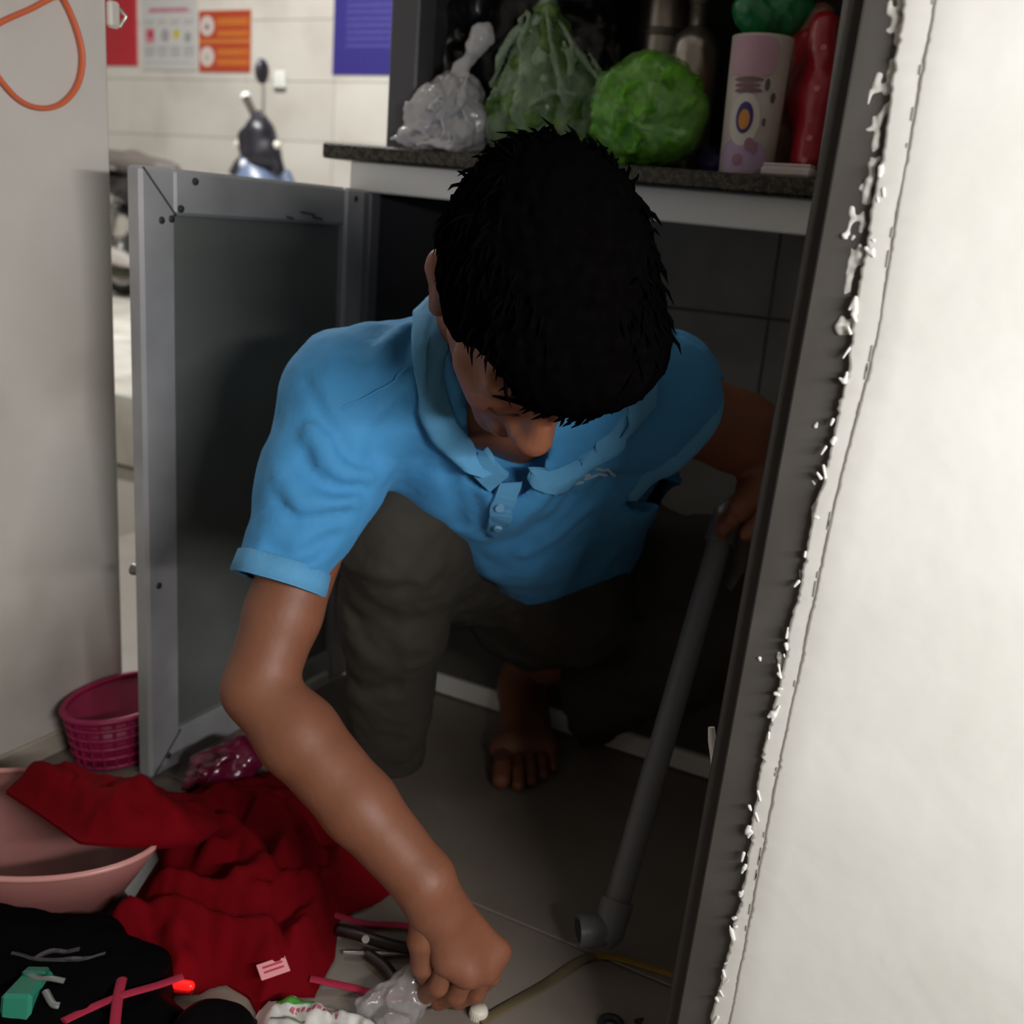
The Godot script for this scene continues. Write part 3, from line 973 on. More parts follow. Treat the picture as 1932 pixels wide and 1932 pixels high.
	for q in [[[Vector3(-0.5326, 0.1771, -1.2072), Vector3(-0.4571, 0.1997, -1.2064), Vector3(-0.3856, 0.2129, -1.2122), Vector3(-0.3167, 0.2247, -1.2164)], 0.010, -0.012], [[Vector3(-0.5348, 0.2642, -1.1283), Vector3(-0.4620, 0.2771, -1.1465), Vector3(-0.3879, 0.3031, -1.1693), Vector3(-0.3274, 0.3275, -1.1848)], 0.008, -0.005],
			[[Vector3(-0.5047, 0.2435, -1.1490), Vector3(-0.4405, 0.2493, -1.1721), Vector3(-0.3513, 0.2804, -1.1927)], 0.009, 0.004], [[Vector3(-0.4859, 0.1328, -1.2173), Vector3(-0.4150, 0.1481, -1.2118), Vector3(-0.3296, 0.1825, -1.2082)], 0.008, -0.005],
			[[Vector3(-0.5344, 0.4180, -0.8967), Vector3(-0.5459, 0.3924, -0.8710), Vector3(-0.5581, 0.3503, -0.8633)], 0.010, -0.005], [[Vector3(-0.6313, 0.3848, -0.8481), Vector3(-0.5826, 0.3783, -0.8478), Vector3(-0.5515, 0.3673, -0.8719)], 0.009, 0.003], [[Vector3(-0.5709, 0.3350, -0.8635), Vector3(-0.5850, 0.2526, -0.9121), Vector3(-0.6049, 0.1626, -0.9554), Vector3(-0.6241, 0.0704, -0.9866)], 0.008, 0.004],
			[[Vector3(-0.6446, 0.2984, -0.8609), Vector3(-0.6240, 0.2645, -0.8841), Vector3(-0.6008, 0.2512, -0.9036)], 0.008, -0.004], [[Vector3(-0.5630, 0.4482, -0.8915), Vector3(-0.5417, 0.4173, -0.8927), Vector3(-0.5365, 0.3767, -0.8943)], 0.009, 0.004]]:
		var on: Array = []
		for p in spline(q[0], 3): on.append(plain_legs.onto(p))
		tf.crease(on, q[1], q[2])
	var trousers := net_obj("trousers", tf, 0.0062, drill, man)
	trousers.set_meta("label", "dark olive drill trousers")
	tf.all()

	# ---- shirt
	var sf := Field.new()
	sf.k = 0.045
	sf.noise = fnoise(1.0, 81, 3)
	sf.squash = Vector3(16, 11, 16)
	sf.amp = 0.005
	var chest_r := Vector3(-0.565, 0.505, -0.955)
	var chest_l := Vector3(-0.425, 0.505, -1.055)
	sf.cap(sh_r, sh_l, 0.058)
	sf.cap(neck, neck + Vector3(-0.015, -0.02, -0.05), 0.076)
	sf.cap(neck.lerp(sh_r, 0.25) + Vector3(-0.012, 0.012, -0.025), sh_r, 0.078, 0.058)
	sf.cap(neck.lerp(sh_l, 0.25) + Vector3(0, 0.0, -0.02), sh_l, 0.074, 0.058)
	sf.cap(chest_r, Vector3(-0.60, 0.30, -1.26), 0.095, 0.105)
	sf.cap(chest_l, Vector3(-0.565, 0.31, -1.27), 0.078, 0.090)
	sf.cap(Vector3(-0.495, 0.495, -0.955), Vector3(-0.5158, 0.4070, -1.0312), 0.070, 0.060)
	sf.cap(Vector3(-0.5274, 0.4164, -1.0515), Vector3(-0.55, 0.33, -1.20), 0.075, 0.10)
	sf.cap(Vector3(-0.5261, 0.4067, -1.0375), Vector3(-0.5261, 0.3751, -1.0334), 0.050, 0.026)
	# sleeves
	var hem_r := Vector3(-0.6268, 0.3888, -0.7350)
	var hd_r := (el_r - sh_r).normalized()
	sf.chain([sh_r, sh_r.lerp(hem_r, 0.5), hem_r + hd_r * 0.03], [0.058, 0.049, 0.0425])
	var hem_l := Vector3(-0.3630, 0.5301, -1.0550)
	var hd_l := (el_l - sh_l).normalized()
	sf.chain([sh_l, hem_l + hd_l * 0.03], [0.058, 0.052])
	sf.plane(hem_r, hd_r, 0.085)
	sf.plane(hem_l, (hd_l + Vector3(0.05, -0.25, 0.1)).normalized(), 0.085)
	var bf := Field.new()   # the shirt without its openings, to lay its trimmings on
	bf.k = sf.k
	bf.noise = sf.noise
	bf.squash = sf.squash
	bf.amp = sf.amp
	bf.a = sf.a.duplicate()
	bf.ba = sf.ba.duplicate()
	bf.il = sf.il.duplicate()
	bf.r1 = sf.r1.duplicate()
	bf.r2 = sf.r2.duplicate()
	bf.all()
	# creases: grooves and ridges of the cloth, radiating from the armpit and across the chest
	for q in [[[Vector3(-0.6300, 0.5826, -0.7591), Vector3(-0.5843, 0.5620, -0.7411), Vector3(-0.5589, 0.5376, -0.7524), Vector3(-0.5468, 0.5054, -0.7835)], 0.0045, -0.0045],
			[[Vector3(-0.5521, 0.4947, -0.7891), Vector3(-0.5563, 0.5141, -0.7463), Vector3(-0.5774, 0.5338, -0.7300), Vector3(-0.6052, 0.5469, -0.7373)], 0.009, 0.0060], [[Vector3(-0.5555, 0.4845, -0.7842), Vector3(-0.5613, 0.4913, -0.7424), Vector3(-0.5758, 0.5049, -0.7217), Vector3(-0.6026, 0.5250, -0.7201)], 0.007, -0.0060],
			[[Vector3(-0.5623, 0.4740, -0.7773), Vector3(-0.5670, 0.4765, -0.7348), Vector3(-0.5852, 0.4876, -0.7115), Vector3(-0.6148, 0.5042, -0.7131)], 0.009, 0.0050], [[Vector3(-0.5712, 0.4619, -0.7690), Vector3(-0.5727, 0.4617, -0.7273), Vector3(-0.5877, 0.4687, -0.7042), Vector3(-0.6160, 0.4780, -0.7043)], 0.006, -0.0050],
			[[Vector3(-0.5785, 0.4380, -0.7577), Vector3(-0.5738, 0.4293, -0.7224), Vector3(-0.5834, 0.4302, -0.7002), Vector3(-0.6054, 0.4363, -0.6967)], 0.007, -0.0050], [[Vector3(-0.5791, 0.4232, -0.7528), Vector3(-0.5801, 0.4168, -0.7152), Vector3(-0.5986, 0.4180, -0.7002)], 0.006, 0.0040],
			[[Vector3(-0.5594, 0.6333, -0.8580), Vector3(-0.5607, 0.6112, -0.8388), Vector3(-0.5601, 0.5853, -0.8134), Vector3(-0.5667, 0.5701, -0.7936)], 0.008, -0.0050], [[Vector3(-0.5695, 0.6375, -0.8541), Vector3(-0.5724, 0.6127, -0.8332), Vector3(-0.5776, 0.5936, -0.8070)], 0.009, 0.0050],
			[[Vector3(-0.5441, 0.5620, -0.8143), Vector3(-0.5447, 0.5389, -0.7951), Vector3(-0.5470, 0.5133, -0.7917)], 0.009, -0.0040], [[Vector3(-0.5130, 0.4912, -0.8489), Vector3(-0.5130, 0.4615, -0.8746), Vector3(-0.5183, 0.4219, -0.8945)], 0.009, -0.0065],
			[[Vector3(-0.4972, 0.4906, -0.8685), Vector3(-0.4988, 0.4553, -0.8917), Vector3(-0.5028, 0.4099, -0.9104)], 0.009, -0.0050], [[Vector3(-0.4522, 0.4886, -0.9261), Vector3(-0.4698, 0.4556, -0.9183), Vector3(-0.4916, 0.4163, -0.9181)], 0.010, 0.0065],
			[[Vector3(-0.4337, 0.4728, -0.9539), Vector3(-0.4610, 0.4385, -0.9525), Vector3(-0.4885, 0.4004, -0.9381)], 0.008, -0.0060], [[Vector3(-0.4236, 0.4562, -0.9889), Vector3(-0.4470, 0.4238, -0.9784), Vector3(-0.4770, 0.3960, -0.9660)], 0.009, 0.0050],
			[[Vector3(-0.4138, 0.4997, -0.9843), Vector3(-0.3937, 0.5089, -1.0209), Vector3(-0.3737, 0.5426, -1.0534)], 0.009, -0.0050], [[Vector3(-0.3746, 0.6016, -1.0364), Vector3(-0.3506, 0.5819, -1.0426), Vector3(-0.3346, 0.5601, -1.0556)], 0.008, -0.0050]]:
		var on: Array = []
		for p in spline(q[0], 3): on.append(bf.onto(p))
		sf.crease(on, q[1], q[2] * 1.6)
	# the open neck
	sf.sub(head_t * Vector3(0, -0.10, 0.0), Vector3(-0.4701, 0.5143, -0.8957), 0.040)
	sf.sub(head_t * Vector3(0, -0.06, -0.02), neck + Vector3(0.0, 0.02, 0.0), 0.062)
	var shirt := net_obj("polo_shirt", sf, 0.0058, cloth, man)
	shirt.set_meta("label", "light blue short-sleeved polo shirt")
	sf.all()
	# ribbed cuffs
	cuff(shirt, hem_r, hd_r, 0.0525, 0.022, rib, sf)
	cuff(shirt, hem_l, (hd_l + Vector3(0.05, -0.25, 0.1)).normalized(), 0.058, 0.018, rib, sf)
	# collar: a folded band round the neck
	collar(shirt, bf, rib, [Vector3(-0.5722, 0.6692, -0.9211), Vector3(-0.5485, 0.6435, -0.8902), Vector3(-0.5280, 0.6057, -0.8655), Vector3(-0.5039, 0.5636, -0.8530), Vector3(-0.4866, 0.5294, -0.8628), Vector3(-0.4790, 0.5051, -0.8825)],
		[Vector3(-0.5869, 0.6516, -0.9197), Vector3(-0.5731, 0.6249, -0.8892), Vector3(-0.5568, 0.5921, -0.8581), Vector3(-0.5336, 0.5617, -0.8313), Vector3(-0.5178, 0.5331, -0.8305), Vector3(-0.4960, 0.5074, -0.8511)])
	collar(shirt, bf, rib, [Vector3(-0.4162, 0.6511, -1.0656), Vector3(-0.4061, 0.6097, -1.0228), Vector3(-0.4103, 0.5694, -0.9729), Vector3(-0.4270, 0.5410, -0.9380), Vector3(-0.4493, 0.5215, -0.9145), Vector3(-0.4623, 0.5029, -0.9137)],
		[Vector3(-0.3850, 0.6539, -1.0825), Vector3(-0.3718, 0.6127, -1.0413), Vector3(-0.3722, 0.5728, -0.9936), Vector3(-0.3907, 0.5408, -0.9624), Vector3(-0.4170, 0.5164, -0.9412), Vector3(-0.4474, 0.4891, -0.9287)])
	# placket with its buttons
	var pl := strip(bf, [Vector3(-0.4746, 0.4997, -0.9063), Vector3(-0.4782, 0.4784, -0.9095), Vector3(-0.4813, 0.4519, -0.9113), Vector3(-0.4849, 0.4276, -0.9135)], 0.012, 0.004)
	var pk := obj("placket", pl, rib, shirt)
	for q in [Vector3(-0.4794, 0.4793, -0.9092), Vector3(-0.4811, 0.4439, -0.9088)]:
		var b := sT()
		var c := bf.onto(q, 0.006)
		tube(b, [c - bf.grad(c) * 0.002, c + bf.grad(c) * 0.001], 0.0045, 12)
		obj("button", b, mat(120, 170, 205, 0.4), pk)
	obj("collar_stand", strip(bf, [Vector3(-0.4835, 0.5173, -0.8490), Vector3(-0.4755, 0.5041, -0.8606), Vector3(-0.4718, 0.4929, -0.8823)], 0.014, 0.004), rib, shirt)
	# seams and the pale chest emblem
	obj("yoke_seam", strip(bf, [Vector3(-0.5821, 0.5619, -0.7656), Vector3(-0.5673, 0.5735, -0.7943), Vector3(-0.5544, 0.5917, -0.8359)], 0.0014, 0.0010), cloth, shirt)
	var em := mat(150, 170, 186, 0.8)
	for c in [[Vector3(-0.4290, 0.4927, -0.9276), Vector3(-0.4204, 0.5093, -0.9372), Vector3(-0.4095, 0.5174, -0.9571), Vector3(-0.3981, 0.5124, -0.9730), Vector3(-0.3911, 0.5015, -0.9848)], [Vector3(-0.4305, 0.4952, -0.9276), Vector3(-0.4261, 0.5019, -0.9320), Vector3(-0.4201, 0.5056, -0.9362)], [Vector3(-0.4116, 0.4992, -0.9502), Vector3(-0.4048, 0.5031, -0.9608), Vector3(-0.3955, 0.4997, -0.9704)], [Vector3(-0.4272, 0.4850, -0.9378), Vector3(-0.4185, 0.4901, -0.9438), Vector3(-0.4092, 0.4919, -0.9492)], [Vector3(-0.4233, 0.4959, -0.9374), Vector3(-0.4148, 0.5020, -0.9436), Vector3(-0.4091, 0.5058, -0.9536)]]:
		obj("emblem_stroke", strip(bf, c, 0.0014, 0.0010), em, shirt)

func head_field() -> Field:
	var h := Field.new()
	h.k = 0.016
	h.ell(Vector3(0, 0.035, -0.015), Vector3(0.075, 0.083, 0.094))
	h.ell(Vector3(0, -0.028, 0.030), Vector3(0.060, 0.085, 0.064))
	h.cap(Vector3(-0.012, -0.096, 0.068), Vector3(0.012, -0.096, 0.068), 0.018)
	for s in [-1.0, 1.0]:
		h.cap(Vector3(s * 0.046, -0.055, 0.005), Vector3(s * 0.018, -0.096, 0.060), 0.018, 0.016)
		h.cap(Vector3(s * 0.040, -0.024, 0.068), Vector3(s * 0.052, -0.018, 0.045), 0.019, 0.017)
		h.cap(Vector3(s * 0.012, 0.020, 0.088), Vector3(s * 0.046, 0.020, 0.074), 0.010, 0.010)
		h.cap(Vector3(s * 0.030, -0.004, 0.077), Vector3(s * 0.036, -0.004, 0.075), 0.0125)
		h.cap(Vector3(s * 0.013, -0.041, 0.100), Vector3(s * 0.009, -0.038, 0.106), 0.0075)
		# ears
		h.cap(Vector3(s * 0.079, 0.018, -0.018), Vector3(s * 0.076, -0.028, -0.006), 0.013, 0.009)
		h.cap(Vector3(s * 0.084, 0.022, -0.026), Vector3(s * 0.086, -0.002, -0.030), 0.006, 0.005)
		h.sub(Vector3(s * 0.094, 0.004, -0.010), Vector3(s * 0.092, -0.012, -0.006), 0.0075)
	h.cap(Vector3(0, 0.010, 0.090), Vector3(0, -0.034, 0.111), 0.0075, 0.0108)
	h.cap(Vector3(-0.018, -0.066, 0.087), Vector3(0.018, -0.066, 0.087), 0.007)
	h.cap(Vector3(-0.016, -0.076, 0.085), Vector3(0.016, -0.076, 0.085), 0.0075)
	h.cap(Vector3(0, -0.06, -0.015), Vector3(0, -0.15, -0.045), 0.050, 0.052)
	return h

# a hand: palm from the wrist to four knuckles, four jointed fingers and a thumb
func hand(st: SurfaceTool, f: Field, wrist: Vector3, kn: Array, fingers: Array, thumb: Array) -> void:
	f.cap(wrist, wrist.lerp((kn[1] + kn[2]) * 0.5, 0.35), 0.027, 0.022)
	for i in 4:
		f.cap(wrist.lerp(kn[i], 0.25), kn[i], 0.018, 0.0125)
	for i in 3: f.cap(kn[i], kn[i + 1], 0.0125)
	f.cap(wrist.lerp(thumb[0], 0.3), thumb[0], 0.019, 0.0165)
	net(st, f, 0.0042)
	var rs := [[0.0105, 0.0095, 0.0088, 0.0075], [0.0108, 0.0098, 0.009, 0.0078], [0.0104, 0.0094, 0.0086, 0.0074], [0.0092, 0.0084, 0.0076, 0.0066]]
	for i in 4:
		var g := Field.new()
		g.k = 0.004
		g.chain([kn[i]] + fingers[i], rs[i])
		net(st, g, 0.0028)
	var g := Field.new()
	g.k = 0.005
	g.chain(thumb, [0.0150, 0.0120, 0.0110, 0.0085])
	net(st, g, 0.0028)

# a bare foot on the floor, big toe on the side given
func foot(st: SurfaceTool, heel: Vector3, tip: Vector3, side: float, ankle: Vector3) -> void:
	var z := (tip - heel).normalized()
	var x := Vector3.UP.cross(z) * side    # towards the big toe
	var b := Transform3D(Basis(x, Vector3.UP, z), heel)
	var l := heel.distance_to(tip) / 0.25
	var f := Field.new()
	f.k = 0.022
	f.cap(b * Vector3(0, 0.032, 0.028 * l), b * Vector3(0, 0.030, 0.05 * l), 0.031)
	f.cap(ankle, b * Vector3(0, 0.045, 0.05 * l), 0.036, 0.033)
	f.cap(ankle + Vector3(0, 0.05, 0), ankle, 0.036)
	f.cap(b * Vector3(0.008, 0.062, 0.07 * l), b * Vector3(0.012, 0.028, 0.165 * l), 0.030, 0.021)
	f.cap(b * Vector3(-0.014, 0.035, 0.07 * l), b * Vector3(-0.026, 0.020, 0.155 * l), 0.027, 0.017)
	f.cap(b * Vector3(0.030, 0.021, 0.172 * l), b * Vector3(-0.034, 0.017, 0.158 * l), 0.020, 0.015)
	f.plane(heel + Vector3(0, 0.0015, 0), Vector3.DOWN)
	net(st, f, 0.0038)
	var tx := [0.033, 0.010, -0.009, -0.026, -0.041]
	var tz := [0.240, 0.242, 0.230, 0.214, 0.194]
	var tr := [0.0128, 0.0092, 0.0086, 0.0082, 0.0078]
	for i in 5:
		var g := Field.new()
		g.k = 0.005
		var root := b * Vector3(tx[i] * 0.86, 0.020, (0.168 - i * 0.004) * l)
		var mid := b * Vector3(tx[i] * 0.97, tr[i] + 0.0085, (tz[i] - 0.024) * l)
		var end := b * Vector3(tx[i], tr[i] + 0.001, (tz[i] - tr[i] * 0.6) * l)
		g.chain([root, mid, end], [tr[i] * 1.05, tr[i] * 0.95, tr[i]])
		g.plane(heel + Vector3(0, 0.0015, 0), Vector3.DOWN)
		net(st, g, 0.0028)

# a ribbed band at the end of a sleeve
func cuff(parent: Node3D, c: Vector3, d: Vector3, r: float, w: float, m: Material, f: Field) -> void:
	var u := d.cross(Vector3.UP).normalized()
	var v := d.cross(u).normalized()
	var st := sT()
	var seg := 40
	var rings: Array = []
	for row in [[-1.0, -0.001], [-0.94, 0.0022], [-0.4, 0.0028], [0.0, 0.0030], [0.06, 0.001], [0.04, -0.006]]:
		var ring := PackedVector3Array()
		for k in seg:
			var an := TAU * k / seg
			var dir := u * cos(an) + v * sin(an)
			# where the sleeve's surface lies in this direction, a little before the hem
			var lo := 0.0
			var hi := r * 1.7
			for i in 12:
				var mid := (lo + hi) * 0.5
				if f.d(c - d * 0.008 + dir * mid) < 0.0: lo = mid
				else: hi = mid
			ring.append(c + d * (w * (row[0] + 0.0) + 0.001) + dir * (clampf(lo, r * 0.65, r * 1.35) + row[1]))
		rings.append(ring)
	st.set_smooth_group(0)
	for i in rings.size() - 1:
		for k in seg:
			var k2 := (k + 1) % seg
			quad(st, rings[i][k], rings[i][k2], rings[i + 1][k2], rings[i + 1][k], rings[i][k] - c)
	obj("sleeve_cuff", st, m, parent)

# a flat band laid on a field's surface along a line
func strip(f: Field, pts: Array, half: float, lift: float) -> SurfaceTool:
	var st := sT()
	var ln := spline(pts, 6)
	var on := PackedVector3Array()
	for p in ln: on.append(f.onto(p, lift * 0.5))
	var prev: Array = []
	for i in on.size():
		var dir := (on[mini(i + 1, on.size() - 1)] - on[maxi(i - 1, 0)]).normalized()
		var n := f.grad(on[i])
		var s := dir.cross(n).normalized() * half
		var row := [on[i] - s - n * lift, on[i] - s * 0.9 + n * lift * 0.5, on[i] + s * 0.9 + n * lift * 0.5, on[i] + s - n * lift]
		if i:
			for k in 3: quad(st, prev[k], prev[k + 1], row[k + 1], row[k], n + (row[k] + row[k + 1] - on[i] * 2.0).normalized() * 0.3)
		prev = row
	return st

# half a collar: a leaf between its fold line and its outer edge
func collar(parent: Node3D, f: Field, m: Material, inner: Array, outer: Array) -> void:
	var a := spline(inner, 5)
	var b := spline(outer, 5)
	var st := sT()
	st.set_smooth_group(0)
	var rows: Array = []
	for i in a.size():
		var row := PackedVector3Array()
		for k in 7:
			var t := k / 6.0
			var p := a[i].lerp(b[i], t)
			var q := f.onto(p, 0.005 + 0.012 * sin(t * PI * 0.75))
			row.append(p.lerp(q, 0.85))
		rows.append(row)
	for i in rows.size() - 1:
		for k in 6:
			var n := f.grad(rows[i][k])
			quad(st, rows[i][k], rows[i][k + 1], rows[i + 1][k + 1], rows[i + 1][k], n)
	# thickness: an underside and the rim
	for i in rows.size() - 1:
		var n := f.grad(rows[i][6])
		quad(st, rows[i][6], rows[i + 1][6], rows[i + 1][6] - n * 0.004, rows[i][6] - n * 0.004, rows[i][6] - rows[i][0])
		for k in 6: quad(st, rows[i][k] - n * 0.004, rows[i][k + 1] - n * 0.004, rows[i + 1][k + 1] - n * 0.004, rows[i + 1][k] - n * 0.004, -n)
	obj("collar", st, m, parent)

# ---------------------------------------------------------------- things on the worktop
func build_counter_things() -> void:
	# crumpled white plastic bag, knotted
	var f := Field.new()
	f.k = 0.012
	f.noise = fnoise(1.0, 91, 3)
	f.squash = Vector3(34, 26, 40)
	f.amp = 0.006
	f.cap(Vector3(-0.8354, 0.8826, -1.2850), Vector3(-0.8299, 0.9002, -1.3400), 0.030, 0.040)
	f.cap(Vector3(-0.8524, 0.8753, -1.2850), Vector3(-0.8526, 0.8608, -1.2800), 0.022, 0.018)
	f.cap(Vector3(-0.8704, 0.8436, -1.2750), Vector3(-0.8034, 0.8498, -1.3000), 0.014, 0.024)
	f.cap(Vector3(-0.8262, 0.8731, -1.3200), Vector3(-0.8026, 0.8654, -1.3400), 0.034, 0.034)
	f.chain([Vector3(-0.8188, 0.9151, -1.3200), Vector3(-0.8120, 0.9392, -1.3200), Vector3(-0.8026, 0.9516, -1.3200)], [0.026, 0.010, 0.0075])
	f.chain([Vector3(-0.8026, 0.9516, -1.3200), Vector3(-0.7943, 0.9651, -1.3200), Vector3(-0.7844, 0.9834, -1.3250)], [0.0085, 0.012, 0.017])
	for c in [[Vector3(-0.8119, 0.9330, -1.3150), Vector3(-0.8216, 0.9030, -1.2680), Vector3(-0.8652, 0.8798, -1.2680)], [Vector3(-0.8044, 0.9310, -1.3100), Vector3(-0.8096, 0.9012, -1.2830), Vector3(-0.8203, 0.8775, -1.2580)], [Vector3(-0.7985, 0.9310, -1.3100), Vector3(-0.7946, 0.9019, -1.2960), Vector3(-0.8005, 0.8765, -1.2850)], [Vector3(-0.8878, 0.8395, -1.2680), Vector3(-0.8377, 0.8553, -1.2580), Vector3(-0.8228, 0.8582, -1.2680)], [Vector3(-0.8390, 0.8336, -1.2620), Vector3(-0.8132, 0.8373, -1.2620), Vector3(-0.7911, 0.8332, -1.2680)]]:
		f.chain(c, [0.0035, 0.006, 0.0035])
	f.plane(Vector3(-0.8, 0.828, -1.3), Vector3(0.02, -1, 0))
	var stuffing := shrunk(f, 0.008, 173, 0.012, 34.0)
	creases(f, Vector3(-0.8003, 0.9227, -1.3000), 30, 0.10, 1, 0.0015)
	f.k = 0.004
	var film := mat(222, 220, 224, 0.14, 0.0, {"transparency": BaseMaterial3D.TRANSPARENCY_ALPHA})
	film.albedo_color.a = 0.62
	var o := net_obj("plastic_bag", f, 0.0026, film)
	net_obj("contents", stuffing, 0.0045, triplanar(mat(150, 148, 152, 0.5), noise_tex(0.02, 128, [[0.0, Color(0.2, 0.2, 0.22)], [0.5, Color(0.6, 0.6, 0.62)], [1.0, Color(1, 1, 1)]], 3, 174), 5.0), o)
	tag(o, "crumpled white plastic bag with a knotted neck at the left end of the worktop", "bag")
	# black bags behind it
	var bl := mat(24, 24, 30, 0.32, 0.0, {"clearcoat_enabled": true, "clearcoat": 0.4, "clearcoat_roughness": 0.2})
	f = bag_field(92, 0.010, Vector3(22, 18, 22))
	f.chain([Vector3(-0.9408, 0.9034, -1.4700), Vector3(-0.9405, 0.9694, -1.4700), Vector3(-0.9293, 1.0150, -1.4700)], [0.055, 0.055, 0.045])
	f.cap(Vector3(-0.9293, 1.0150, -1.4700), Vector3(-0.8727, 1.0473, -1.4500), 0.045, 0.03)
	tag(net_obj("plastic_bag", f, 0.0055, bl), "black plastic bag standing behind the white bag, next to the post", "bag")
	f = bag_field(93, 0.010, Vector3(20, 20, 20))
	f.chain([Vector3(-0.8640, 0.9046, -1.5300), Vector3(-0.8670, 0.9946, -1.5300), Vector3(-0.8388, 1.0477, -1.5300), Vector3(-0.7562, 1.0829, -1.5300)], [0.075, 0.070, 0.060, 0.05])
	f.cap(Vector3(-0.7345, 0.9152, -1.5600), Vector3(-0.7378, 1.0295, -1.5600), 0.06, 0.05)
	tag(net_obj("plastic_bag", f, 0.0055, bl), "bulky black plastic bag at the back, behind the tall green bag", "bag")
	# tall dull green bag, drawn up to a peak
	var gf := bag_field(94, 0.0055, Vector3(26, 15, 26))
	gf.k = 0.03
	gf.cap(Vector3(-0.7438, 0.8682, -1.3500), Vector3(-0.6430, 0.8706, -1.3450), 0.040, 0.048)
	gf.cap(Vector3(-0.7385, 0.9031, -1.3500), Vector3(-0.6426, 0.9042, -1.3450), 0.040, 0.044)
	gf.chain([Vector3(-0.6939, 0.8965, -1.3450), Vector3(-0.6974, 0.9571, -1.3450), Vector3(-0.6996, 0.9968, -1.3450), Vector3(-0.7001, 1.0424, -1.3450)], [0.060, 0.042, 0.022, 0.008])
	gf.chain([Vector3(-0.6922, 1.0208, -1.3350), Vector3(-0.6403, 0.9656, -1.3180), Vector3(-0.5889, 0.9164, -1.3080)], [0.003, 0.006, 0.004])
	gf.chain([Vector3(-0.6917, 1.0188, -1.3250), Vector3(-0.6588, 0.9492, -1.2960), Vector3(-0.6284, 0.8902, -1.2850)], [0.003, 0.006, 0.004])
	gf.chain([Vector3(-0.7030, 1.0178, -1.3350), Vector3(-0.7248, 0.9588, -1.3150), Vector3(-0.7508, 0.8970, -1.3050)], [0.003, 0.005, 0.004])
	gf.chain([Vector3(-0.6825, 0.8891, -1.2850), Vector3(-0.6509, 0.9054, -1.2810), Vector3(-0.6071, 0.9034, -1.2850)], [0.003, 0.004, 0.003])
	gf.plane(Vector3(-0.7, 0.8245, -1.3), Vector3(0.02, -1, 0))
	var inner := shrunk(gf, 0.007, 171, 0.016, 26.0)
	creases(gf, Vector3(-0.6928, 1.0198, -1.3300), 44, 0.20, 2, 0.0012)
	gf.k = 0.006
	var film_g := mat(150, 178, 146, 0.16, 0.0, {"transparency": BaseMaterial3D.TRANSPARENCY_ALPHA})
	film_g.albedo_color.a = 0.46
	var greens := triplanar(mat(138, 170, 106, 0.6), noise_tex(0.03, 256, [[0.0, Color(0.25, 0.36, 0.20)], [0.5, Color(0.62, 0.72, 0.50)], [1.0, Color(1.0, 1.0, 0.86)]], 4, 95), 5.0)
	var gb := net_obj("plastic_bag", gf, 0.0030, film_g)
	tag(gb, "tall dull green plastic bag drawn up to a peak in the middle of the worktop", "bag")
	net_obj("contents", inner, 0.0045, greens, gb)
	# bright green bag of greens
	var bf := bag_field(96, 0.006, Vector3(22, 22, 22))
	bf.ell(Vector3(-0.5372, 0.8984, -1.3350), Vector3(0.066, 0.066, 0.055))
	bf.ell(Vector3(-0.5093, 0.8824, -1.3300), Vector3(0.055, 0.058, 0.05))
	bf.ell(Vector3(-0.5581, 0.8773, -1.3250), Vector3(0.050, 0.058, 0.05))
	bf.chain([Vector3(-0.5651, 0.9047, -1.2900), Vector3(-0.5157, 0.8657, -1.2680), Vector3(-0.4624, 0.8619, -1.2750)], [0.003, 0.005, 0.003])
	bf.chain([Vector3(-0.5441, 0.9376, -1.3000), Vector3(-0.4947, 0.9095, -1.2720), Vector3(-0.4776, 0.8737, -1.2750)], [0.003, 0.005, 0.003])
	bf.plane(Vector3(-0.5, 0.821, -1.3), Vector3(0.02, -1, 0))
	inner = shrunk(bf, 0.006, 172, 0.016, 30.0)
	creases(bf, Vector3(-0.5585, 0.9375, -1.3000), 44, 0.14, 3, 0.0012)
	bf.k = 0.006
	var film_b := mat(150, 214, 110, 0.16, 0.0, {"transparency": BaseMaterial3D.TRANSPARENCY_ALPHA})
	film_b.albedo_color.a = 0.32
	var leaves := triplanar(mat(150, 230, 84, 0.5), noise_tex(0.03, 256, [[0.0, Color(0.28, 0.40, 0.22)], [0.45, Color(0.72, 0.80, 0.55)], [1.0, Color(1.0, 1.0, 0.85)]], 4, 97), 5.0)
	var bb := net_obj("plastic_bag", bf, 0.0030, film_b)
	tag(bb, "bright green plastic bag stuffed round, between the tall bag and the tumbler", "bag")
	net_obj("contents", inner, 0.0045, leaves, bb)
	# steel bottle and a taller steel flask behind it
	var steel := mat(176, 168, 160, 0.28, 0.9)
	var t := thing("steel_bottle", "steel bottle with a domed shoulder and narrow neck behind the bright green bag", "bottle", Vector3(-0.517, 0.821, -1.43))
	var s := sT()
	lathe(s, [[0.0, 0.0], [0.032, 0.0], [0.034, 0.003], [0.034, 0.150], [0.032, 0.165], [0.026, 0.178], [0.016, 0.186], [0.0115, 0.190], [0.0115, 0.215], [0.0, 0.215]], 48)
	obj("body", s, steel, t)
	s = sT()
	lathe(s, [[0.0, 0.215], [0.013, 0.215], [0.013, 0.250], [0.011, 0.254], [0.0, 0.254]], 32)
	obj("cap", s, mat(150, 146, 140, 0.3, 0.8), t)
	t = thing("steel_flask", "tall straight steel flask behind the domed steel bottle", "flask", Vector3(-0.640, 0.8235, -1.62))
	s = sT()
	lathe(s, [[0.0, 0.0], [0.036, 0.0], [0.038, 0.003], [0.038, 0.30], [0.034, 0.31], [0.0, 0.31]], 48)
	obj("body", s, steel, t)
	s = sT()
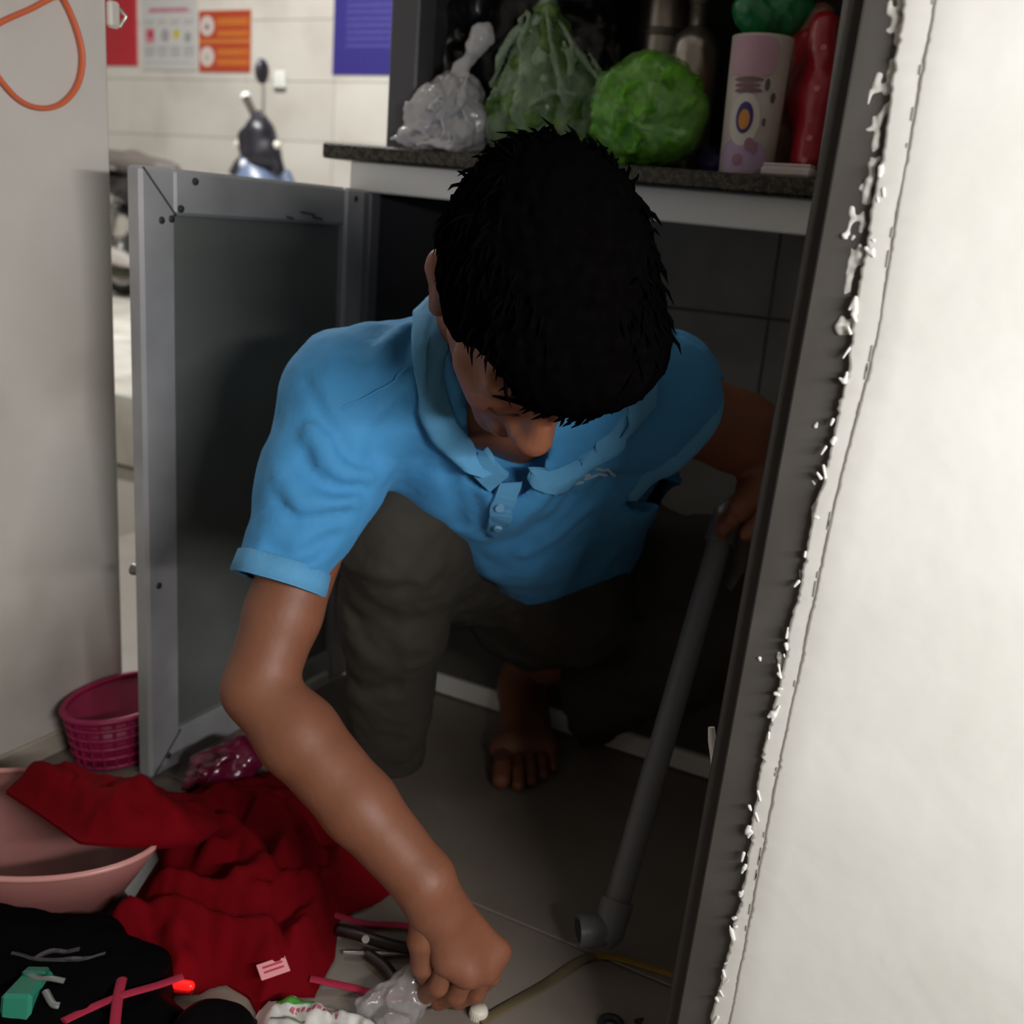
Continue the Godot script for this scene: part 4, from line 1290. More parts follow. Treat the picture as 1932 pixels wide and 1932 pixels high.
	lathe(s, [[0.0386, 0.205], [0.0392, 0.208], [0.0392, 0.214], [0.0386, 0.217]], 48)
	obj("ring", s, mat(120, 116, 110, 0.4, 0.8), t)
	tumbler()
	# red packet
	f = bag_field(98, 0.004, Vector3(20, 12, 20))
	f.chain([Vector3(-0.3330, 0.9944, -1.3700), Vector3(-0.3215, 0.9167, -1.3500), Vector3(-0.3164, 0.8390, -1.3300)], [0.020, 0.022, 0.015])
	f.chain([Vector3(-0.3615, 0.9849, -1.4000), Vector3(-0.3450, 0.9080, -1.3800), Vector3(-0.3308, 0.8423, -1.3400)], [0.016, 0.020, 0.013])
	f.plane(Vector3(-0.31, 0.818, -1.3), Vector3(0.02, -1, 0))
	var rp := net_obj("food_packet", f, 0.0035, mat(170, 22, 40, 0.3, 0.0, {"clearcoat_enabled": true, "clearcoat": 0.5, "clearcoat_roughness": 0.2}))
	tag(rp, "tall glossy red packet with pale dots beside the door frame", "packet")
	f.all()
	var dm := mat(226, 120, 130, 0.5)
	for q in [Vector3(-0.3202, 0.9754, -1.3300), Vector3(-0.3157, 0.9217, -1.3000), Vector3(-0.3156, 0.8686, -1.2950), Vector3(-0.3172, 0.8394, -1.3000)]:
		var c := f.onto(q, 0.0)
		var n := f.grad(c)
		var d := sT()
		tube(d, [c - n * 0.002, c + n * 0.0008], [0.0042, 0.0036], 14)
		obj("printed_dot", d, dm, rp)
	# brown packet behind the tumbler, and a green one lying across both
	f = bag_field(99, 0.004, Vector3(24, 16, 24))
	f.chain([Vector3(-0.3647, 0.8413, -1.4200), Vector3(-0.3740, 0.9253, -1.4200), Vector3(-0.3686, 1.0008, -1.4200)], [0.026, 0.030, 0.024])
	f.cap(Vector3(-0.3593, 0.9773, -1.4100), Vector3(-0.3498, 1.0140, -1.4100), 0.016, 0.018)
	f.plane(Vector3(-0.38, 0.8185, -1.3), Vector3(0.02, -1, 0))
	tag(net_obj("food_packet", f, 0.004, triplanar(mat(176, 128, 110, 0.4), noise_tex(0.02, 128, [[0.0, Color(0.55, 0.45, 0.42)], [1.0, Color(1, 1, 1)]], 3, 100), 5.0)), "crinkled brown packet standing between the tumbler and the red packet", "packet")
	f = bag_field(101, 0.005, Vector3(26, 22, 26))
	f.cap(Vector3(-0.4285, 1.0154, -1.3700), Vector3(-0.3806, 1.0229, -1.4000), 0.022, 0.024)
	f.cap(Vector3(-0.4159, 0.9982, -1.3700), Vector3(-0.3880, 1.0004, -1.3900), 0.010, 0.010)
	tag(net_obj("food_packet", f, 0.0035, mat(20, 120, 66, 0.3, 0.0, {"clearcoat_enabled": true, "clearcoat": 0.5, "clearcoat_roughness": 0.2})), "dark green glossy packet lying on top of the tumbler and brown packet", "packet")
	# small things at the foot of the tumbler
	f = bag_field(102, 0.003, Vector3(30, 30, 30))
	f.cap(Vector3(-0.4621, 0.8394, -1.3700), Vector3(-0.4449, 0.8314, -1.3600), 0.016, 0.014)
	f.plane(Vector3(-0.45, 0.8195, -1.3), Vector3(0.02, -1, 0))
	tag(net_obj("pouch", f, 0.003, mat(50, 40, 92, 0.5)), "small dark violet pouch at the foot of the tumbler", "pouch")
	t = thing("soap_box", "low white box on the worktop edge between tumbler and red packet", "box", Vector3(-0.330, 0.8165, -1.285))
	s = sT()
	bx(s, Vector3(0, 0.006, 0), Vector3(0.06, 0.012, 0.03), 0.003)
	obj("tray", s, mat(206, 190, 190, 0.5), t)
	s = sT()
	bx(s, Vector3(0, 0.0135, 0), Vector3(0.056, 0.003, 0.027), 0.001)
	obj("lid", s, mat(214, 200, 200, 0.5), t)

# film creases: thin ridges running down a field's surface from a gathered point
func creases(f: Field, top: Vector3, n: int, length: float, sd: int, r := 0.0022) -> void:
	var rng := RandomNumberGenerator.new()
	rng.seed = sd
	f.all()
	var made: Array = []
	for i in n:
		var d := Vector3(rng.randf_range(-1, 1), rng.randf_range(-1.0, 0.1), rng.randf_range(-0.2, 1)).normalized()
		var p := top + d * length * rng.randf_range(0.1, 0.9)
		var q := p + (d + Vector3(rng.randf_range(-0.7, 0.7), rng.randf_range(-0.8, 0.3), rng.randf_range(-0.3, 0.5))).normalized() * length * rng.randf_range(0.2, 0.5)
		made.append([f.onto(p, 0.0), f.onto(p.lerp(q, 0.5), 0.001), f.onto(q, -0.001), r * rng.randf_range(0.6, 1.3)])
	for m in made: f.chain([m[0], m[1], m[2]], [m[3] * 0.5, m[3], m[3] * 0.4])

# what fills a bag: the same body, smaller and lumpier
func shrunk(f: Field, by: float, sd: int, amp: float, freq: float) -> Field:
	var g := bag_field(sd, amp, Vector3.ONE * freq)
	g.k = f.k
	for i in f.a.size():
		if f.r1[i] > by * 2.0: g.cap(f.a[i], f.a[i] + f.ba[i], f.r1[i] - by, maxf(f.r2[i] - by, 0.002))
	for i in f.ec.size(): g.ell(f.ec[i], f.er[i] - Vector3.ONE * by)
	for i in f.pp.size(): g.plane(f.pp[i] - f.pn[i] * 0.003, f.pn[i])
	return g

func bag_field(sd: int, amp: float, sq: Vector3) -> Field:
	var f := Field.new()
	f.k = 0.025
	f.noise = fnoise(1.0, sd, 3)
	f.squash = sq
	f.amp = amp
	return f

func tumbler() -> void:
	var H := 0.158
	var R0 := 0.0330
	var R1 := 0.0365
	var t := thing("tumbler", "tall lilac and white patterned plastic tumbler on the worktop", "tumbler", Vector3(-0.394, 0.8185, -1.325))
	var s := sT()
	lathe(s, [[0.0, 0.0], [R0 - 0.002, 0.0], [R0, 0.002], [R1, H], [R1 - 0.002, H], [R0 - 0.002, 0.005], [0.0, 0.005]], 56)
	obj("cup", s, mat(206, 196, 188, 0.4), t)
	var face := atan2(1.325, 0.394)
	var lilac := mat(202, 160, 176, 0.45)
	# print: bands and patches lying on the wall of the cup
	print_patch(t, "print_band", R0, R1, H, face + 0.25, 0.133, 0.85, 0.022, 4, lilac, 0.0008)
	print_patch(t, "print_band", R0, R1, H, face + 0.25, 0.020, 0.95, 0.022, 2, mat(186, 160, 194, 0.45), 0.0008)
	for q in [[0.30, 0.107, 0.52, 0.0030], [0.34, 0.1005, 0.46, 0.0026], [0.28, 0.0945, 0.50, 0.0028]]:
		print_patch(t, "print_stroke", R0, R1, H, face + q[0], q[1], q[2], q[3], 2, mat(134, 98, 106, 0.5), 0.0010)
	print_patch(t, "print_arch", R0, R1, H, face + 0.30, 0.062, 0.55, 0.030, 2, mat(222, 216, 206, 0.45), 0.0009)
	print_patch(t, "print_ring", R0, R1, H, face + 0.28, 0.064, 0.30, 0.018, 2, mat(66, 48, 124, 0.5), 0.0013)
	print_patch(t, "print_spot", R0, R1, H, face + 0.28, 0.062, 0.19, 0.0115, 2, mat(222, 150, 60, 0.5), 0.0017)
	for q in [[-0.35, 0.102, 0.09, 0.007], [-0.40, 0.060, 0.07, 0.005], [-0.62, 0.088, 0.10, 0.006]]:
		print_patch(t, "print_spot", R0, R1, H, face + q[0], q[1], q[2], q[3], 2, mat(112, 92, 96, 0.5), 0.0009)
	for q in [[0.02, 0.034, 0.16, 0.008], [-0.18, 0.030, 0.13, 0.007], [0.36, 0.016, 0.20, 0.007]]:
		print_patch(t, "print_leaf", R0, R1, H, face + q[0], q[1], q[2], q[3], 2, mat(168, 120, 142, 0.45), 0.0013)

# a thin patch on the wall of a cone: a superellipse of half-angle ra and half-height ry
func print_patch(parent: Node3D, called: String, r0: float, r1: float, h: float, an: float, y: float, ra: float, ry: float, power: float, m: Material, lift: float) -> void:
	var st := sT()
	st.set_smooth_group(0)
	var n := 28
	var rows: Array = []
	for j in 4:
		var ring := PackedVector3Array()
		for k in n:
			var a := TAU * k / n
			var c := cos(a)
			var s := sin(a)
			var q := j / 3.0
			var u := signf(c) * pow(absf(c), 2.0 / power) * q
			var v := signf(s) * pow(absf(s), 2.0 / power) * q
			var yy := clampf(y + v * ry, 0.001, h - 0.0005)
			var r := lerpf(r0, r1, yy / h) + lift
			ring.append(Vector3(cos(an + u * ra) * r, yy, sin(an + u * ra) * r))
		rows.append(ring)
	for j in 3:
		for k in n:
			var k2 := (k + 1) % n
			var o := Vector3(rows[j + 1][k].x, 0, rows[j + 1][k].z)
			if j: quad(st, rows[j][k], rows[j][k2], rows[j + 1][k2], rows[j + 1][k], o)
			else: tri(st, rows[0][0], rows[1][k2], rows[1][k], o)
	obj(called, st, m, parent)

# ---------------------------------------------------------------- things on the floor
func inside(p: Vector2, poly: PackedVector2Array) -> bool:
	return Geometry2D.is_point_in_polygon(p, poly)

func edge_point(p: Vector2, poly: PackedVector2Array) -> Vector2:
	var best := Vector2.ZERO
	var bd := 1e9
	for i in poly.size():
		var q := Geometry2D.get_closest_point_to_segment(p, poly[i], poly[(i + 1) % poly.size()])
		var d := p.distance_squared_to(q)
		if d < bd:
			bd = d
			best = q
	return best

class Heap:
	var poly := PackedVector2Array()
	var folds: Array = []      # [points, height, width]
	var body := 0.03
	var reach := 0.07
	var floor_y := 0.0
	var noise: FastNoiseLite

	func h(p: Vector2, edge: float) -> float:
		var y := 0.004 + body * smoothstep(0.0, reach, edge)
		var q := 0.0
		for f in folds:
			var ps: PackedVector2Array = f[0]
			var d := 1e9
			for i in ps.size() - 1: d = minf(d, p.distance_to(Geometry2D.get_closest_point_to_segment(p, ps[i], ps[i + 1])))
			q = maxf(q, f[1] * exp(-pow(d / f[2], 2.0)))
		y += q * smoothstep(-0.004, 0.022, edge)
		y += (absf(noise.get_noise_2d(p.x * 14.0, p.y * 14.0)) * 0.022 + noise.get_noise_2d(p.x * 45.0, p.y * 45.0) * 0.0035) * smoothstep(0.0, 0.03, edge)
		return floor_y + y

func heap_mesh(hp: Heap, cell: float) -> SurfaceTool:
	var lo := Vector2(1e9, 1e9)
	var hi := -lo
	for p in hp.poly:
		lo = lo.min(p)
		hi = hi.max(p)
	lo -= Vector2.ONE * cell
	var nx := int((hi.x - lo.x) / cell) + 3
	var ny := int((hi.y - lo.y) / cell) + 3
	var top: Array = []
	var on: Array = []
	for j in ny:
		for i in nx:
			var p := lo + Vector2(i, j) * cell
			var e := edge_point(p, hp.poly)
			var ins := inside(p, hp.poly)
			on.append(ins)
			if not ins and p.distance_to(e) < cell * 1.5: p = e
			var d := p.distance_to(edge_point(p, hp.poly)) if ins else 0.0
			top.append(Vector3(p.x, hp.h(p, d), p.y))
	var st := sT()
	st.set_smooth_group(0)
	var dn := Vector3(0, -0.0035, 0)
	for j in ny - 1:
		for i in nx - 1:
			var a := j * nx + i
			var c := 0
			for q in [a, a + 1, a + nx, a + nx + 1]:
				if on[q]: c += 1
			if c == 0: continue
			quad(st, top[a], top[a + 1], top[a + nx + 1], top[a + nx], Vector3.UP)
	st.set_smooth_group(1)
	for j in ny - 1:
		for i in nx - 1:
			var a := j * nx + i
			var c := 0
			for q in [a, a + 1, a + nx, a + nx + 1]:
				if on[q]: c += 1
			if c == 0: continue
			quad(st, top[a] + dn, top[a + 1] + dn, top[a + nx + 1] + dn, top[a + nx] + dn, Vector3.DOWN)
	return st

# a flat print lying on a heap's top
func on_heap(hp: Heap, pts: Array, half: float, lift := 0.0007) -> SurfaceTool:
	var st := sT()
	var ln := spline(pts, 6)
	var prev: Array = []
	for i in ln.size():
		var dir := (ln[mini(i + 1, ln.size() - 1)] - ln[maxi(i - 1, 0)])
		var s := Vector3(-dir.z, 0, dir.x).normalized() * half
		var row: Array = []
		for k in 5:
			var p := ln[i] + s * (k * 0.5 - 1.0)
			var v := Vector2(p.x, p.z)
			row.append(Vector3(p.x, hp.h(v, v.distance_to(edge_point(v, hp.poly))) + lift, p.z))
		if i:
			for k in 4: quad(st, prev[k], prev[k + 1], row[k + 1], row[k], Vector3.UP)
		prev = row
	return st

func flat(ps: Array) -> PackedVector2Array:
	var o := PackedVector2Array()
	for p in ps: o.append(Vector2(p.x, p.z))
	return o

func build_floor_things() -> void:
	# the grey waste pipe held by the man
	var pvc := mat(104, 104, 106, 0.42)
	var pt := thing("drain_pipe", "grey plastic drain pipe leaning up from the floor tiles into the person's hand", "pipe", Vector3(-0.2998, 0.0467, -0.8831))
	var po := pt.position
	var low := Vector3(-0.2998, 0.0467, -0.8831) - po
	var high := Vector3(-0.3002, 0.4346, -1.1098) - po
	var s := sT()
	tube(s, [low, low.lerp(high, 0.5), high], 0.0133, 24)
	obj("pipe", s, pvc, pt)
	s = sT()
	var out := Vector3(-0.3265, 0.0436, -0.8626) - po
	var ax := (high - low).normalized()
	tube(s, [low + ax * 0.026, low + ax * 0.004, low - ax * 0.006, low + (out - low) * 0.18 - ax * 0.012], [0.0168, 0.0168, 0.0166, 0.0150], 22)
	tube(s, [low - (out - low) * 0.15 - ax * 0.004, low + (out - low) * 0.3 - ax * 0.004, out - ax * 0.002], [0.013, 0.0168, 0.0168], 22)
	obj("elbow", s, pvc, pt)
	s = sT()
	tube(s, [out - ax * 0.002 + (out - low) * 0.02, out - ax * 0.002 + (out - low) * 0.03], [0.0128, 0.0126], 22)
	obj("bore", s, mat(40, 40, 40, 0.8), pt)
	s = sT()
	var top := Vector3(-0.2915, 0.4395, -1.1450) - po
	tube(s, [high - ax * 0.024, high - ax * 0.002, high + ax * 0.006, high.lerp(top, 0.5) + ax * 0.010, top + ax * 0.006], [0.0168, 0.0168, 0.0164, 0.0162, 0.0162], 22)
	obj("elbow", s, pvc, pt)
	s = sT()
	tube(s, [top + ax * 0.006, Vector3(-0.2837, 0.4186, -1.1541) - po, Vector3(-0.2831, 0.3679, -1.1618) - po, Vector3(-0.2922, 0.3427, -1.1609) - po], [0.0150, 0.0155, 0.0150, 0.0140], 18)
	obj("trap", s, mat(70, 68, 66, 0.45), pt)
	# red apron in a heap
	var red := triplanar(mat(114, 5, 17, 0.9, 0.0, {"metallic_specular": 0.2}), noise_tex(0.01, 256, [[0.0, Color(0.85, 0.82, 0.82)], [1.0, Color(1, 1, 1)]], 4, 111), 3.0, noise_tex(0.30, 256, [], 2, 112), 0.03)
	var hp := Heap.new()
	hp.noise = fnoise(0.6, 113, 3)
	hp.body = 0.030
	hp.poly = flat([Vector3(-0.8032, 0.0100, -0.7468), Vector3(-0.7700, 0.0100, -0.6781), Vector3(-0.7617, 0.0100, -0.6288), Vector3(-0.7469, 0.0100, -0.5902), Vector3(-0.6993, 0.0100, -0.6074), Vector3(-0.6650, 0.0100, -0.6106), Vector3(-0.6362, 0.0100, -0.5967), Vector3(-0.6134, 0.0100, -0.6171), Vector3(-0.6012, 0.0100, -0.6400), Vector3(-0.5700, 0.0100, -0.6392), Vector3(-0.5501, 0.0100, -0.6273), Vector3(-0.5396, 0.0100, -0.6611), Vector3(-0.5190, 0.0100, -0.6749), Vector3(-0.5343, 0.0100, -0.7261), Vector3(-0.5706, 0.0100, -0.7803), Vector3(-0.5542, 0.0100, -0.8156), Vector3(-0.5469, 0.0100, -0.8668), Vector3(-0.5662, 0.0100, -0.9289), Vector3(-0.5995, 0.0100, -0.9819), Vector3(-0.6482, 0.0100, -1.0156), Vector3(-0.7307, 0.0100, -0.9881), Vector3(-0.8283, 0.0100, -0.9758), Vector3(-0.8716, 0.0100, -0.9018), Vector3(-0.8971, 0.0100, -0.8356), Vector3(-0.8546, 0.0100, -0.7789)])
	for c in [[[Vector3(-0.7650, 0.0400, -0.7344), Vector3(-0.7226, 0.0400, -0.7642), Vector3(-0.6676, 0.0400, -0.7547), Vector3(-0.6277, 0.0400, -0.7265), Vector3(-0.6441, 0.0400, -0.7046)], 0.045, 0.022], [[Vector3(-0.7267, 0.0300, -0.6748), Vector3(-0.6636, 0.0300, -0.6866), Vector3(-0.6135, 0.0300, -0.7106), Vector3(-0.5908, 0.0300, -0.7685)], 0.035, 0.016],
			[[Vector3(-0.7321, 0.0200, -0.6303), Vector3(-0.6827, 0.0200, -0.6540), Vector3(-0.6223, 0.0200, -0.6660), Vector3(-0.5894, 0.0200, -0.6835)], 0.026, 0.014], [[Vector3(-0.5583, 0.0200, -0.6950), Vector3(-0.5715, 0.0200, -0.7449), Vector3(-0.5954, 0.0200, -0.7931)], 0.030, 0.016], [[Vector3(-0.7024, 0.0500, -0.8111), Vector3(-0.6427, 0.0400, -0.7958), Vector3(-0.6273, 0.0400, -0.7598)], 0.055, 0.024],
			[[Vector3(-0.6781, 0.0200, -0.6425), Vector3(-0.6401, 0.0200, -0.6128), Vector3(-0.6208, 0.0200, -0.6040)], 0.020, 0.014], [[Vector3(-0.6024, 0.0200, -0.6747), Vector3(-0.5606, 0.0200, -0.6661), Vector3(-0.5380, 0.0200, -0.6550)], 0.022, 0.022], [[Vector3(-0.7470, 0.0100, -0.5967), Vector3(-0.7142, 0.0100, -0.6141), Vector3(-0.6828, 0.0100, -0.6260)], 0.016, 0.010],
			[[Vector3(-0.7738, 0.0500, -0.8007), Vector3(-0.7420, 0.0500, -0.8375), Vector3(-0.6672, 0.0500, -0.8632), Vector3(-0.6038, 0.0500, -0.8812)], 0.040, 0.030], [[Vector3(-0.6010, 0.0300, -0.8186), Vector3(-0.5768, 0.0300, -0.8354), Vector3(-0.5526, 0.0300, -0.8523)], 0.024, 0.014], [[Vector3(-0.7078, 0.0300, -0.7324), Vector3(-0.6828, 0.0300, -0.7384)], 0.03, 0.016]]:
		hp.folds.append([flat(c[0]), c[1], c[2]])
	var ap := obj("apron", heap_mesh(hp, 0.0052), red)
	tag(ap, "crumpled red cloth apron heaped on the floor under the person's arm", "apron")
	# its bib hangs over the rim of the basin
	var bib := Heap.new()
	bib.noise = fnoise(0.6, 117, 3)
	bib.body = 0.016
	bib.reach = 0.05
	bib.floor_y = 0.086
	bib.poly = flat([Vector3(-0.9386, 0.0900, -0.6538), Vector3(-0.9588, 0.0900, -0.7031), Vector3(-0.9259, 0.0900, -0.7273), Vector3(-0.8642, 0.0900, -0.7272), Vector3(-0.8118, 0.0900, -0.7485), Vector3(-0.7566, 0.0900, -0.7746), Vector3(-0.6981, 0.0900, -0.7382), Vector3(-0.6997, 0.0900, -0.7010), Vector3(-0.7262, 0.0900, -0.6754), Vector3(-0.7644, 0.0900, -0.6508), Vector3(-0.7967, 0.0900, -0.6349), Vector3(-0.8668, 0.0900, -0.6453)])
	for c in [[[Vector3(-0.9293, 0.0950, -0.6807), Vector3(-0.8398, 0.0950, -0.6778), Vector3(-0.7696, 0.0950, -0.6659)], 0.016, 0.018], [[Vector3(-0.9064, 0.0950, -0.7117), Vector3(-0.8120, 0.0950, -0.7109), Vector3(-0.7330, 0.0950, -0.7039)], 0.018, 0.014], [[Vector3(-0.8062, 0.0950, -0.6702), Vector3(-0.7954, 0.0950, -0.7033), Vector3(-0.7927, 0.0950, -0.7383)], 0.012, 0.010]]:
		bib.folds.append([flat(c[0]), c[1], c[2]])
	obj("bib", heap_mesh(bib, 0.005), red, ap)
	# strings, label and a glowing light on the cloth
	var pinkred := mat(158, 22, 56, 0.8)
	for c in [[Vector3(-0.5738, 0.0080, -0.7770), Vector3(-0.5398, 0.0060, -0.7864), Vector3(-0.5051, 0.0060, -0.8059), Vector3(-0.4704, 0.0060, -0.8150)], [Vector3(-0.5314, 0.0120, -0.6829), Vector3(-0.4963, 0.0060, -0.7008), Vector3(-0.4544, 0.0060, -0.7131), Vector3(-0.4294, 0.0100, -0.7311)], [Vector3(-0.6014, 0.0500, -0.5852), Vector3(-0.6110, 0.0500, -0.5657), Vector3(-0.6233, 0.0550, -0.5345), Vector3(-0.6367, 0.0500, -0.5171), Vector3(-0.6402, 0.0550, -0.4872)], [Vector3(-0.6843, 0.0300, -0.5997), Vector3(-0.6468, 0.0500, -0.5565), Vector3(-0.6228, 0.0550, -0.5294), Vector3(-0.5985, 0.0550, -0.5046)]]:
		s = sT()
		tube(s, spline(c, 6), 0.0048, 8, 0.35, Vector3.UP)
		obj("apron_string", s, pinkred, ap)
	var lp := Vector3(-0.5569, 0.0350, -0.6583)
	var e := Vector2(lp.x, lp.z).distance_to(edge_point(Vector2(lp.x, lp.z), hp.poly))
	lp.y = hp.h(Vector2(lp.x, lp.z), e) + 0.004
	var lt := Node3D.new()
	lt.name = "cloth_label"
	ap.add_child(lt, true)
	lt.position = lp
	lt.basis = Basis(Vector3.UP, deg_to_rad(62.0)) * Basis(Vector3.RIGHT, deg_to_rad(24.0))
	obj("label_patch", boxm(Vector3(0.029, 0.0012, 0.0165), 0.0005), mat(226, 150, 156, 0.8), lt)
	for k in 2:
		obj("printed_line", boxm(Vector3(0.020, 0.0004, 0.002), 0.0001), mat(176, 60, 74, 0.8), lt, Vector3(0, 0.0008, -0.003 + 0.005 * k))
	var rl := Vector3(-0.6158, 0.0450, -0.5980)
	rl.y = hp.h(Vector2(rl.x, rl.z), Vector2(rl.x, rl.z).distance_to(edge_point(Vector2(rl.x, rl.z), hp.poly))) + 0.004
	var lamp := thing("indicator_light", "small glowing red light lying on the red cloth", "light", rl)
	s = sT()
	tube(s, [Vector3(-0.010, -0.001, 0.004), Vector3(0.010, -0.001, -0.004)], 0.0062, 14, 0.6, Vector3.UP)
	obj("housing", s, mat(120, 16, 22, 0.4), lamp)
	var lf := Field.new()
	lf.k = 0.004
	lf.cap(Vector3(-0.007, 0.003, 0.003), Vector3(0.007, 0.003, -0.003), 0.0048)
	net_obj("lens", lf, 0.0014, mat(255, 40, 40, 0.3, 0.0, {"emission_enabled": true, "emission": Color(1.0, 0.06, 0.05), "emission_energy_multiplier": 0.9}), lamp)
	var ol := OmniLight3D.new()
	ol.name = "red_glow"
	ol.position = Vector3(0.004, 0.012, 0.004)
	ol.light_color = Color(1.0, 0.12, 0.10)
	ol.light_energy = 0.0006
	ol.light_size = 0.006
	ol.shadow_enabled = true
	ol.omni_range = 5.0
	ol.omni_attenuation = 2.0
	lamp.add_child(ol)
	# pink basin
	var bt := thing("basin", "shallow pink oval plastic basin with a thin rim at the left, cloth hanging into it", "basin", Vector3(-0.881, 0.001, -0.631))
	bt.basis = Basis(Vector3.UP, deg_to_rad(20.4))
	var pink := triplanar(mat(150, 98, 94, 0.45), noise_tex(0.01, 128, [[0.0, Color(0.88, 0.86, 0.86)], [1.0, Color(1, 1, 1)]], 3, 121), 3.0)
	s = sT()
	lathe(s, [[0.0, 0.0], [0.060, 0.0], [0.067, 0.004], [0.083, 0.042], [0.099, 0.083], [0.096, 0.085], [0.080, 0.045], [0.064, 0.008], [0.0, 0.006]], 72, Vector3.ZERO, 1.57, 1.0)
	obj("bowl", s, pink, bt)
	s = sT()
	var rim: Array = []
	for k in 73: rim.append(Vector3(cos(TAU * k / 72.0) * 0.0985 * 1.57, 0.0848, sin(TAU * k / 72.0) * 0.0985))
	tube(s, rim, 0.0034, 8)
	obj("rim", s, mat(196, 138, 132, 0.35), bt)
	# magenta basket behind
	var kt := thing("basket", "magenta plastic woven basket on the floor between the left wall and the cabinet door", "basket", Vector3(-1.034, 0.0, -0.905))
	var mag := mat(152, 26, 78, 0.45)
	s = sT()
	lathe(s, [[0.0, 0.001], [0.048, 0.001], [0.058, 0.075], [0.056, 0.075], [0.046, 0.004], [0.0, 0.004]], 40, Vector3.ZERO, 1.0, 1.45)
	obj("liner", s, mat(140, 22, 66, 0.5), kt)
	for k in 26:
		var an := TAU * k / 26.0
		s = sT()
		tube(s, [Vector3(cos(an) * 0.049, 0.003, sin(an) * 0.071), Vector3(cos(an) * 0.0595, 0.078, sin(an) * 0.0863)], 0.0026, 6)
		obj("rib", s, mag, kt)
	for k in 6:
		s = sT()
		var rr := 0.0495 + 0.0105 * k / 5.0
		var ring: Array = []
		for i in 41: ring.append(Vector3(cos(TAU * i / 40.0) * rr, 0.006 + 0.0145 * k, sin(TAU * i / 40.0) * rr * 1.45))
		tube(s, ring, 0.0030 if k < 5 else 0.0045, 6)
		obj("hoop", s, mag, kt)
	# pink film under the door's corner
	var f := bag_field(131, 0.008, Vector3(30, 30, 30))
	f.k = 0.012
	f.cap(Vector3(-0.8615, 0.0300, -0.8914), Vector3(-0.8472, 0.0350, -0.9296), 0.030, 0.030)
	f.cap(Vector3(-0.8615, 0.0300, -0.8545), Vector3(-0.8600, 0.0350, -0.8899), 0.012, 0.014)
	f.chain([Vector3(-0.8570, 0.0350, -0.8411), Vector3(-0.8300, 0.0600, -0.8453), Vector3(-0.8193, 0.0700, -0.8845)], [0.003, 0.005, 0.004])
	f.plane(Vector3(0, 0.002, 0), Vector3.DOWN)
	tag(net_obj("plastic_bag", f, 0.004, mat(112, 24, 58, 0.25, 0.0, {"clearcoat_enabled": true, "clearcoat": 0.7, "clearcoat_roughness": 0.1})), "crumpled magenta plastic film on the floor under the cabinet door's corner", "bag")
	# black tool bag in the corner
	var bk := mat(9, 8, 9, 0.9, 0.0, {"metallic_specular": 0.1})
	f = bag_field(141, 0.010, Vector3(13, 13, 13))
	f.k = 0.05
	f.cap(Vector3(-0.8037, 0.0150, -0.5102), Vector3(-0.7292, 0.0120, -0.6010), 0.030, 0.020)
	f.cap(Vector3(-0.7483, 0.0200, -0.4823), Vector3(-0.6506, 0.0150, -0.5701), 0.034, 0.030)
	f.cap(Vector3(-0.7004, 0.0200, -0.4686), Vector3(-0.5915, 0.0150, -0.5466), 0.036, 0.032)
	f.cap(Vector3(-0.8586, 0.0100, -0.5598), Vector3(-0.7844, 0.0100, -0.5955), 0.022, 0.016)
	f.cap(Vector3(-0.8207, 0.0100, -0.5330), Vector3(-0.6654, 0.0120, -0.5899), 0.030, 0.022)
	f.plane(Vector3(0, 0.002, 0), Vector3.DOWN)
	var bag := net_obj("tool_bag", f, 0.0055, bk)
	tag(bag, "black cloth tool bag lying flat in the bottom left corner", "bag")
	f.all()
	var zipm := mat(120, 122, 122, 0.4, 0.3)
	for c in [[Vector3(-0.7278, 0.0500, -0.5232), Vector3(-0.7272, 0.0500, -0.5426), Vector3(-0.7095, 0.0500, -0.5608)], [Vector3(-0.7463, 0.0500, -0.5150), Vector3(-0.7140, 0.0500, -0.5350), Vector3(-0.6780, 0.0500, -0.5644)]]:
		obj("zipper", strip(f, c, 0.0022, 0.002), mat(52, 52, 54, 0.5), bag)
	for c in [[Vector3(-0.7095, 0.0500, -0.5047), Vector3(-0.6891, 0.0550, -0.5017), Vector3(-0.6784, 0.0550, -0.5026), Vector3(-0.6717, 0.0500, -0.5046)], [Vector3(-0.6729, 0.0500, -0.4915), Vector3(-0.6600, 0.0550, -0.4896), Vector3(-0.6559, 0.0550, -0.4923)]]:
		s = sT()
		var on: Array = []
		for p in c: on.append(f.onto(p, 0.004))
		tube(s, spline(on, 5), 0.0034, 8, 0.6)
		obj("zip_pull", s, zipm, bag)
	# teal case on the bag
	var tc := thing("cutter_case", "small teal plastic case standing on the black tool bag", "case", Vector3(-0.6890, 0.0450, -0.4877))
	tc.basis = Basis(Vector3.UP, deg_to_rad(32.0)) * Basis(Vector3.RIGHT, deg_to_rad(-18.0))
	s = sT()
	bx(s, Vector3(0, 0.010, 0), Vector3(0.026, 0.024, 0.055), 0.003)
	obj("case_body", s, mat(40, 128, 104, 0.45), tc)
	s = sT()
	bx(s, Vector3(0, 0.0235, -0.018), Vector3(0.020, 0.005, 0.012), 0.0015)
	obj("slider", s, mat(34, 104, 86, 0.45), tc)
	# dark rounded shoe toe at the bottom edge
	f = Field.new()
	f.k = 0.02
	f.cap(Vector3(-0.5411, 0.0300, -0.5567), Vector3(-0.5402, 0.0220, -0.5787), 0.030, 0.024)
	f.cap(Vector3(-0.5411, 0.0300, -0.5567), Vector3(-0.5038, 0.0350, -0.4976), 0.030, 0.034)
	f.plane(Vector3(0, 0.010, 0), Vector3.DOWN)
